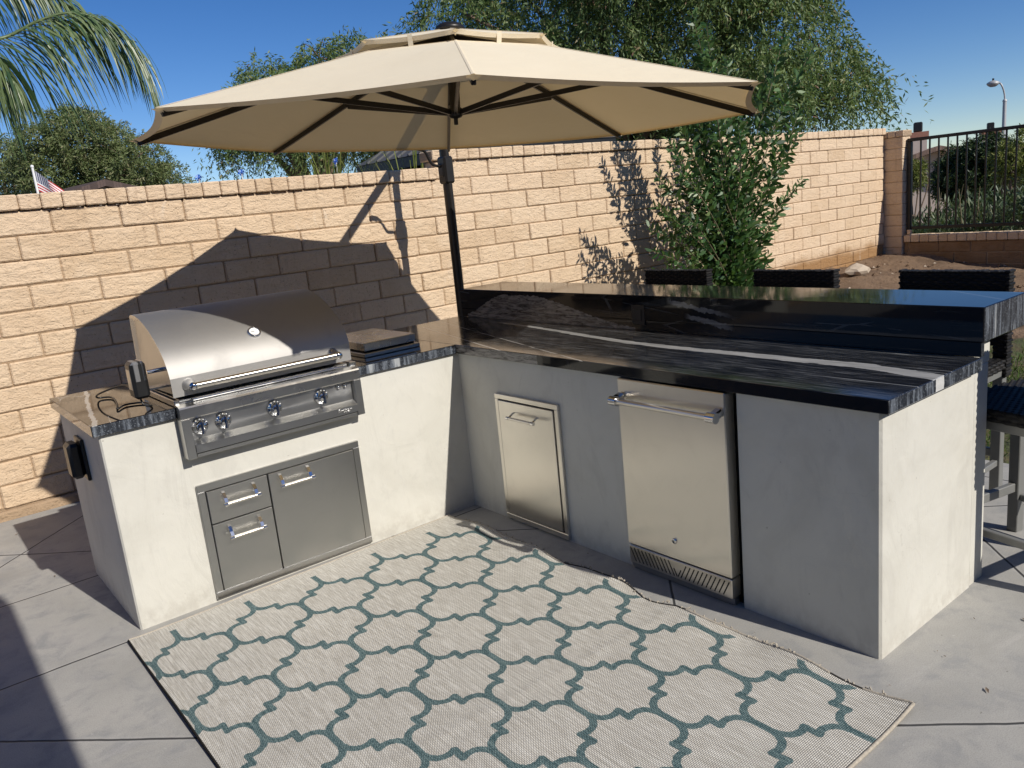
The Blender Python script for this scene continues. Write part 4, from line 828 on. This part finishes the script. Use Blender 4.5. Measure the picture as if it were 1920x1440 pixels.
# long bladed ornamental grass behind the wall
def tall_grass(px, py, dist, nb, label):
    p = at(px, py, dist); p.z = .0; t = thing('ornamental_grass', p, label, 'ornamental grass', 'ornamental grasses behind the wall'); Q = []
    for _ in range(nb):
        a = random.random()*2*PI; L = random.uniform(.5, 1.0); h = random.uniform(1.9, 2.65); o = V(math.cos(a), math.sin(a), 0); b_ = p+o*random.uniform(0, .25)+V(0, 0, 1.2)
        pts = curve([b_, b_+o*.15*L+V(0, 0, (h-1.2)*.75), b_+o*.45*L+V(0, 0, h-1.2), b_+o*.8*L+V(0, 0, (h-1.2)*.62)], 4); s = V(-math.sin(a), math.cos(a), 0)*.008
        for i in range(len(pts)-1): w0, w1 = 1-i/len(pts), 1-(i+1)/len(pts); Q.append([pts[i]-s*w0, pts[i]+s*w0, pts[i+1]+s*w1, pts[i+1]-s*w1])
    quads_obj('blades', np.array([[tuple(q) for q in f] for f in Q]), 'lf_yel', t)
tall_grass(615, 320, 10.2, 70, 'long bladed grass clump arching behind the wall left of the gazebo')
tall_grass(770, 300, 8.2, 34, 'wispy grass blades hanging over the wall step in front of the gazebo')
# palm fronds
def palm():
    t = thing('palm_tree', at(-190, 300, 8.6)*1.0, 'palm tree whose drooping feather fronds hang into the top left corner', 'palm tree'); b = t.location.copy(); b.z = 0; t.location.z = 0
    crown = at(-190, -60, 8.6)
    m = MB(); m.tube(curve([b, b.lerp(crown, .5)+V(.1, 0, 0), crown], 10), [.19-.05*i/20 for i in range(21)], 'bark', 12); m.obj('trunk', t)
    def frond(pts, L0, seedv, n=64, hw0=.0085):
        rr = random.Random(seedv); P = curve(pts, 16); N = len(P); mb = MB(); mb.tube(P, [max(.004, .020*(1-.85*i/N)) for i in range(N)], 'lf_plm', 6)
        for k in range(n):
            f = .10+.89*k/n; i = int(f*(N-1)); p = P[i]; tg = (P[min(i+1, N-1)]-P[max(i-1, 0)]).normalized(); sd = tg.cross(V(0, 0, 1)).normalized()
            for s in (-1, 1):
                L = L0*(.55+.45*math.sin(PI*min(1, .2+f*.75)))*rr.uniform(.8, 1.15)*(1-.45*f); out = sd*s*rr.uniform(.2, .5)+tg*rr.uniform(.2, .6)+V(0, 0, rr.uniform(.0, .35)); q = [p]; v = out.normalized()
                for j in range(5): v = (v+V(rr.uniform(-.06, .06), rr.uniform(-.06, .06), -.58)).normalized(); q.append(q[-1]+v*L/5)
                w = sd.cross(v).normalized() if rr.random() < .5 else tg; hw = hw0*rr.uniform(.7, 1.2)
                ws = [.5, 1, 1, .8, .5, .05]; vs = []
                for a_, c_ in zip(q, ws): vs += [a_-w*hw*c_, a_+w*hw*c_]
                mb.add(vs, [(2*j, 2*j+1, 2*j+3, 2*j+2) for j in range(5)], 'lf_plm')
        mb.obj('frond', t)
    D = 8.6
    frond([crown, at(-80, 60, D-.2), at(0, 72, D), at(75, 38, D), at(140, 24, D), at(205, 48, D+.05), at(258, 105, D+.1), at(290, 175, D+.1)], 1.25, 1, 95)
    frond([crown, at(-120, 40, D-.5), at(-50, 80, D-.6), at(0, 112, D-.7), at(26, 165, D-.7)], 1.0, 2, 90)
    frond([crown, at(-100, -60, D+.3), at(-20, -70, D+.4), at(60, -40, D+.5), at(130, 10, D+.6), at(200, 40, D+.6)], 1.0, 3, 90)
    frond([crown, at(-260, -80, D), at(-340, -20, D), at(-400, 90, D)], .9, 4, 30); frond([crown, at(-190, -110, D-.8), at(-180, -60, D-1.6), at(-170, 60, D-2)], .8, 5, 30)
palm()

# ------------------------------------------------------------------ beyond the walls
gz = thing('gazebo', (4.6, 6.5, 0), 'dark gazebo with ribbed grey metal hip roof behind the block wall', 'gazebo')
gx0, gx1, gy0, gy1, ge = 3.99, 6.7, 5.1, 8.2, 2.40
m = MB(); rz = ge+.78; rg0, rg1 = V((gx0+gx1)/2, gy0+1.3, rz), V((gx0+gx1)/2, gy1-1.3, rz); c = [V(gx0, gy0, ge), V(gx1, gy0, ge), V(gx1, gy1, ge), V(gx0, gy1, ge)]
m.add([c[3], c[0], rg0, rg1], [(0, 1, 2, 3)], 'metal_roof'); m.add([c[1], c[2], rg1, rg0], [(0, 1, 2, 3)], 'metal_roof'); m.add([c[0], c[1], rg0], [(0, 1, 2)], 'metal_roof'); m.add([c[2], c[3], rg1], [(0, 1, 2)], 'metal_roof')
k = gx0+.3
while k < gx1-.2:
    f = min(1, (k-gx0)/1.355, (gx1-k)/1.355); m.bar((k, gy0, ge+.012), V(k, gy0, ge).lerp(V(k, rg0.y, rz), f*.98)+V(0, 0, .014), .03, .03, 'metal_roof'); k += .3
k = gy0+.3
while k < gy1-.2: f = min(1, (k-gy0)/1.3, (gy1-k)/1.3); m.bar((gx0, k, ge+.012), V(gx0, k, ge).lerp(V(rg0.x, k, rz), f*.98)+V(0, 0, .014), .03, .03, 'metal_roof'); k += .3
m.obj('roof', gz)
m = MB(); m.box((gx0+.02, gy0+.02, ge-.15), (gx1-.02, gy0+.08, ge-.006), 'iron'); m.box((gx0+.02, gy1-.08, ge-.15), (gx1-.02, gy1-.02, ge-.006), 'iron'); m.box((gx0+.021, gy0+.081, ge-.149), (gx0+.08, gy1-.081, ge-.007), 'iron'); m.box((gx1-.08, gy0+.081, ge-.149), (gx1-.021, gy1-.081, ge-.007), 'iron'); m.obj('eave_beam', gz)
for px in (gx0+.25, gx1-.25):
    for py in (gy0+.25, gy1-.25): m = MB(); m.box((px-.07, py-.07, -.6), (px+.07, py+.07, ge-.15), 'iron'); m.obj('post', gz)
m = MB(); m.box((gx0+.4, gy1-.5, -.6), (gx1-.4, gy1-.45, ge-.2), 'iron'); m.obj('back_screen', gz)
def gable(name, label, p, yaw, w, d, h, rh, wm, rm, over=.4, chim=None, wins=()):
    t = thing(name, p, label, 'house'); X = Matrix.Translation(p) @ Matrix.Rotation(yaw, 4, 'Z'); G = p.z-.0
    m = MB(); m.prism([(-w/2, -3), (w/2, -3), (w/2, h), (0, h+rh), (-w/2, h)], lambda a, b_: X @ V(a, -d/2, b_), lambda a, b_: X @ V(a, d/2, b_), wm); wo = m.obj('wall', t)
    m = MB(); s = rh/(w/2); e = w/2+over
    for sg in (-1, 1): m.add([X @ V(sg*e, -d/2-over, h-s*over), X @ V(sg*e, d/2+over, h-s*over), X @ V(0, d/2+over, h+rh+.02), X @ V(0, -d/2-over, h+rh+.02), X @ V(sg*e, -d/2-over, h-s*over+.16), X @ V(sg*e, d/2+over, h-s*over+.16), X @ V(0, d/2+over, h+rh+.18), X @ V(0, -d/2-over, h+rh+.18)], [(0, 1, 2, 3), (7, 6, 5, 4), (0, 4, 5, 1), (0, 3, 7, 4), (1, 5, 6, 2)], rm)
    ro = m.obj('roof', t)
    for cx, cy, cw, z0, z1 in (chim or ()):
        m = MB(); m.box((cx-cw/2, cy-cw/2, z0), (cx+cw/2, cy+cw/2, z1-.2), wm, 0, X); m.box((cx-cw/2-.06, cy-cw/2-.06, z1-.2), (cx+cw/2+.06, cy+cw/2+.06, z1), 'brick', 0, X); m.box((cx-.16, cy-.16, z1), (cx+.16, cy+.16, z1+.38), 'iron', .04, X); m.obj('chimney', ro)
    for wx, wz, ww, wh in wins:
        m = MB(); m.box((wx-ww/2, -d/2-.05, wz-wh/2), (wx+ww/2, -d/2+.02, wz+wh/2), 'white', 0, X); f = m.obj('window', t); m = MB(); m.box((wx-ww/2+.08, -d/2-.055, wz-wh/2+.08), (wx+ww/2-.08, -d/2-.045, wz+wh/2-.08), 'glass', 0, X); m.obj('pane', f)
    return t
hp = at(1742, 355, 38); hp.z = -2.95
cq = (Matrix.Translation(hp) @ Matrix.Rotation(R(-62), 4, 'Z')).inverted() @ at(1721, 248, 37)
H1 = gable('far_house', 'pale stucco house with tan tile roof and chimney beyond the iron fence', hp, R(-62), 11, 9, 3.3, 1.55, 'house_pink', 'roof_tan', .5, [(cq.x, cq.y, .62, 2.2, cq.z)], [(-3.4, 1.5, 1.2, 1.5), (-1.2, 1.5, .9, 1.4), (2.5, 1.5, 1.2, 1.5)])
m = MB(); 
hp = at(1868, 330, 52); hp.z = -3.0
cq = (Matrix.Translation(hp) @ Matrix.Rotation(R(-60), 4, 'Z')).inverted() @ at(1857, 244, 51)
gable('far_house', 'distant house with white topped chimney behind the dark tree', hp, R(-60), 12, 9, 3.5, 1.2, 'house_pink', 'roof_brown', .5, [(cq.x, cq.y, .8, 3.0, cq.z)])
hp = at(168, 375, 24); hp.z = -.17
gable('neighbour_house', 'brown shingle gable roof just showing over the left wall by the flag', hp, R(10), 2.7, 2.0, 2.82, .34, 'wood', 'roof_brown', .15)
hp = at(462, 345, 30); hp.z = -.85
gable('neighbour_house', 'low grey brown roof just showing over the wall under the umbrella', hp, R(30), 3.6, 3, 3.35, .5, 'wood', 'roof_brown', .3)
# flag on its pole
fp = at(64, 330, 17); t = thing('flag_pole', V(fp.x, fp.y, -.5), 'white pole with a drooping striped flag above the left wall', 'flag')
ztop = at(63, 314, 17).z; m = MB(); m.tube([(fp.x, fp.y, -.5), (fp.x, fp.y, ztop)], .022, 'white', 8); m.lathe([(.0001, .05), (.03, .03), (.03, .0), (.0001, -.02)], (fp.x, fp.y, ztop), (0, 0, 1), 'white', 10); m.obj('pole', t)
nx, ny = 26, 14; vs = []; uv = []; W_, H_ = .58, .35
for j in range(ny+1):
    for i in range(nx+1):
        u, w = i/nx, j/ny; o = CR*(W_*u*.92)+V(0, 0, -W_*u*.62*(1+.2*u))+V(0, 0, -(1-w)*H_)*(1-.25*u); o += CF*(.06*math.sin(u*7+w*2)*u); vs.append(V(fp.x+.025, fp.y, ztop-.06)+V(o.x, o.y, o.z)); uv.append((u, w))
m = MB(); m.add(vs, [(j*(nx+1)+i, j*(nx+1)+i+1, (j+1)*(nx+1)+i+1, (j+1)*(nx+1)+i) for j in range(ny) for i in range(nx)], 'flag', True); fo = m.obj('flag', t)
ul = fo.data.uv_layers.new(name='uv'); 
inv = {}
for lp in fo.data.loops:
    i = lp.vertex_index; ul.data[lp.index].uv = uv[i]
# garden pinwheels on sticks
for px, py, lab in ((373, 334, 'small blue pinwheel on a stick above the wall left of the umbrella edge'), (453, 324, 'blue tipped white stick above the wall under the umbrella corner'), (630, 303, 'pale stick with pinwheel among the grasses left of the gazebo')):
    p = at(px, py, 12); t = thing('garden_pinwheel', V(p.x, p.y, 0), lab, 'pinwheel', 'garden pinwheels behind the wall'); m = MB(); m.tube([(p.x, p.y, 0), (p.x, p.y, p.z)], .010, 'white', 6); m.obj('stick', t)
    m = MB()
    for k in range(6): a = k*PI/3; o = CR*math.cos(a)+CU*math.sin(a); s = CR*math.cos(a+.7)+CU*math.sin(a+.7); m.add([p-CF*.012, p-CF*.012+o*.05, p-CF*.03+s*.045], [(0, 1, 2)], 'blue')
    m.lathe([(.0001, .01), (.012, .005), (.012, -.01)], p-CF*.012, -CF, 'blue', 8); m.obj('wheel', t)
# street lamp
p0 = at(1884, 190, 50); t = thing('street_lamp', V(p0.x, p0.y, -4), 'tall grey street lamp with curved arm and round head at the right', 'street lamp'); w = CR.copy(); w.z = 0; w.normalize()
m = MB(); m.tube([V(p0.x, p0.y, -4), p0], [.13, .09], 'pole', 12); m.lathe([(.10, -.02), (.11, .04), (.05, .12), (.0001, .13)], p0, (0, 0, 1), 'pole', 12); m.obj('pole', t)
lh = at(1862, 157, 50); m = MB(); m.tube(curve([p0-V(0, 0, .35), p0-w*.03+V(0, 0, .35), p0-w*.22+V(0, 0, .85), lh+w*.18+V(0, 0, .03)], 8), .042, 'pole', 8); m.obj('arm', t)
m = MB(); m.lathe([(.0001, -.16), (.12, -.15), (.22, -.09), (.30, .0), (.28, .06), (.15, .13), (.05, .16), (.0001, .17)], lh, (0, 0, 1), 'pole', 18); m.tube([lh+V(0, 0, .15), lh+V(0, 0, .26)], .05, 'iron', 8); m.obj('lamp_head', t)
# distant hills
m = MB(); vs = []; n = 80
for i in range(n+1):
    a = R(20+80*i/n); D = 700; h = -.6+D*math.tan(R(.38))*(.75+.35*math.sin(i*.31)+.15*math.sin(i*.9)); 
    for d_, z in ((D, -1), (D*1.15, h*1.15+1), (D*1.5, -1)): vs.append((CAM.x+d_*math.sin(a), CAM.y+d_*math.cos(a), z))
m.add(vs, [(i*3+k, i*3+k+1, i*3+4+k, i*3+3+k) for i in range(n) for k in range(2)], 'hill', True); tag(m.obj('hills'), kind='structure')
# the owner's house and patio cover behind the camera (their shadow falls into the lower left corner)
hs = thing('patio_house', (-4, -7.6, 0), 'tan stucco house with patio doors behind the viewer', 'house')
m = MB(); m.box((-14, -11.5, -.02), (4, -7.3, 2.62), 'house'); m.obj('wall', hs)
m = MB(); m.prism([(-7.0, 2.62), (-7.0, 2.74), (-10.0, 3.9), (-12, 2.8), (-12, 2.62)], lambda y, z: V(-14.3, y, z), lambda y, z: V(4.3, y, z), 'roof_tan'); m.obj('roof', hs)
for xa, xb, za, zb in ((-5.2, -2.7, .05, 2.1), (-.6, .9, .9, 2.05)):
    m = MB(); m.box((xa, -7.3, za), (xb, -7.26, zb), 'white'); f = m.obj('window', hs); m = MB(); m.box((xa+.07, -7.262, za+.07), ((xa+xb)/2-.03, -7.252, zb-.07), 'glass'); m.box(((xa+xb)/2+.03, -7.262, za+.07), (xb-.07, -7.252, zb-.07), 'glass'); m.obj('pane', f)
pc = thing('patio_cover', (-4, -5, 0), 'flat wooden patio cover attached to the house behind the viewer', 'patio cover')
zc = 2.48; ex, ey = -2.156+.205*zc, .765-1.325*zc
m = MB(); m.box((-8.5, -6.98, zc), (ex, ey, zc+.16), 'wood', .01); m.obj('roof', pc)
for px in (-8.2, -5.6): m = MB(); m.box((px-.07, ey-.5, 0), (px+.07, ey-.36, zc), 'wood', .008); m.obj('post', pc)

# dry leaf scraps on the patio
m = MB()
for i in range(46):
    px, py = (random.uniform(-2.3, 2.0), random.uniform(-3.0, 1.9)) if i > 7 else [(-1.03, -1.95), (.05, -2.62), (.32, -2.70), (.55, -2.55), (.15, -2.45), (-.05, -.95), (-.12, -2.40), (.45, -2.42)][i]
    if (-1.9 < px < -.15 and -2.55 < py < 0 and i > 7) or (-1.8 < px < .85 and py > -2.33 and not (-.15 < px < -.02 and py < 0)): continue
    a = random.random()*6; s = random.uniform(.004, .012)*(1.6 if i < 4 else 1); z = .018 if i == 0 else .004; d = V(math.cos(a), math.sin(a), 0)*s; n_ = V(-math.sin(a), math.cos(a), 0)*s*.35
    c = V(px, py, z); m.add([c-d, c-n_+V(0, 0, .003), c+d+V(0, 0, .002), c+n_+V(0, 0, .003)], [(0, 1, 2, 3)], 'bark')
tag(m.obj('leaf_litter'), 'tiny dry leaf scraps scattered on the concrete patio', 'leaf litter', kind='stuff')

# ------------------------------------------------------------------ light
SUN = V(.205, -1.325, 1.0).normalized(); EL = math.asin(SUN.z); AZ = math.atan2(SUN.x, SUN.y)
ld = bpy.data.lights.new('sun', 'SUN'); ld.energy = 4.4; ld.angle = R(.53); ld.color = (1.0, .945, .86)
lo = bpy.data.objects.new('sun', ld); COL.objects.link(lo); lo.rotation_mode = 'QUATERNION'; lo.rotation_quaternion = SUN.to_track_quat('Z', 'Y'); lo.location = SUN*30
w = bpy.data.worlds.new('World'); SC.world = w; w.use_nodes = True; nt = w.node_tree; bg = nt.nodes['Background']
sk = nt.nodes.new('ShaderNodeTexSky'); sk.sky_type = 'NISHITA'; sk.sun_disc = False; sk.sun_elevation = EL; sk.sun_rotation = AZ; sk.altitude = 2600; sk.air_density = 1.0; sk.dust_density = .12; sk.ozone_density = 2.4
hs_ = nt.nodes.new('ShaderNodeHueSaturation'); hs_.inputs['Saturation'].default_value = 1.30; hs_.inputs['Hue'].default_value = .508; nt.links.new(sk.outputs[0], hs_.inputs['Color']); tn_ = nt.nodes.new('ShaderNodeMix'); tn_.data_type = 'RGBA'; tn_.blend_type = 'MULTIPLY'; tn_.inputs[0].default_value = 1; tn_.inputs[7].default_value = (1.01, 1.0, 1.03, 1); nt.links.new(hs_.outputs[0], tn_.inputs[6]); nt.links.new(tn_.outputs[2], bg.inputs[0]); bg.inputs[1].default_value = .084
SC.view_settings.view_transform = 'Standard'; SC.view_settings.look = 'None'; SC.view_settings.exposure = .20; SC.view_settings.gamma = 1
SC.cycles.max_bounces = 8; SC.cycles.transparent_max_bounces = 8; SC.cycles.use_denoising = True
SC.cycles.sample_clamp_indirect = 6
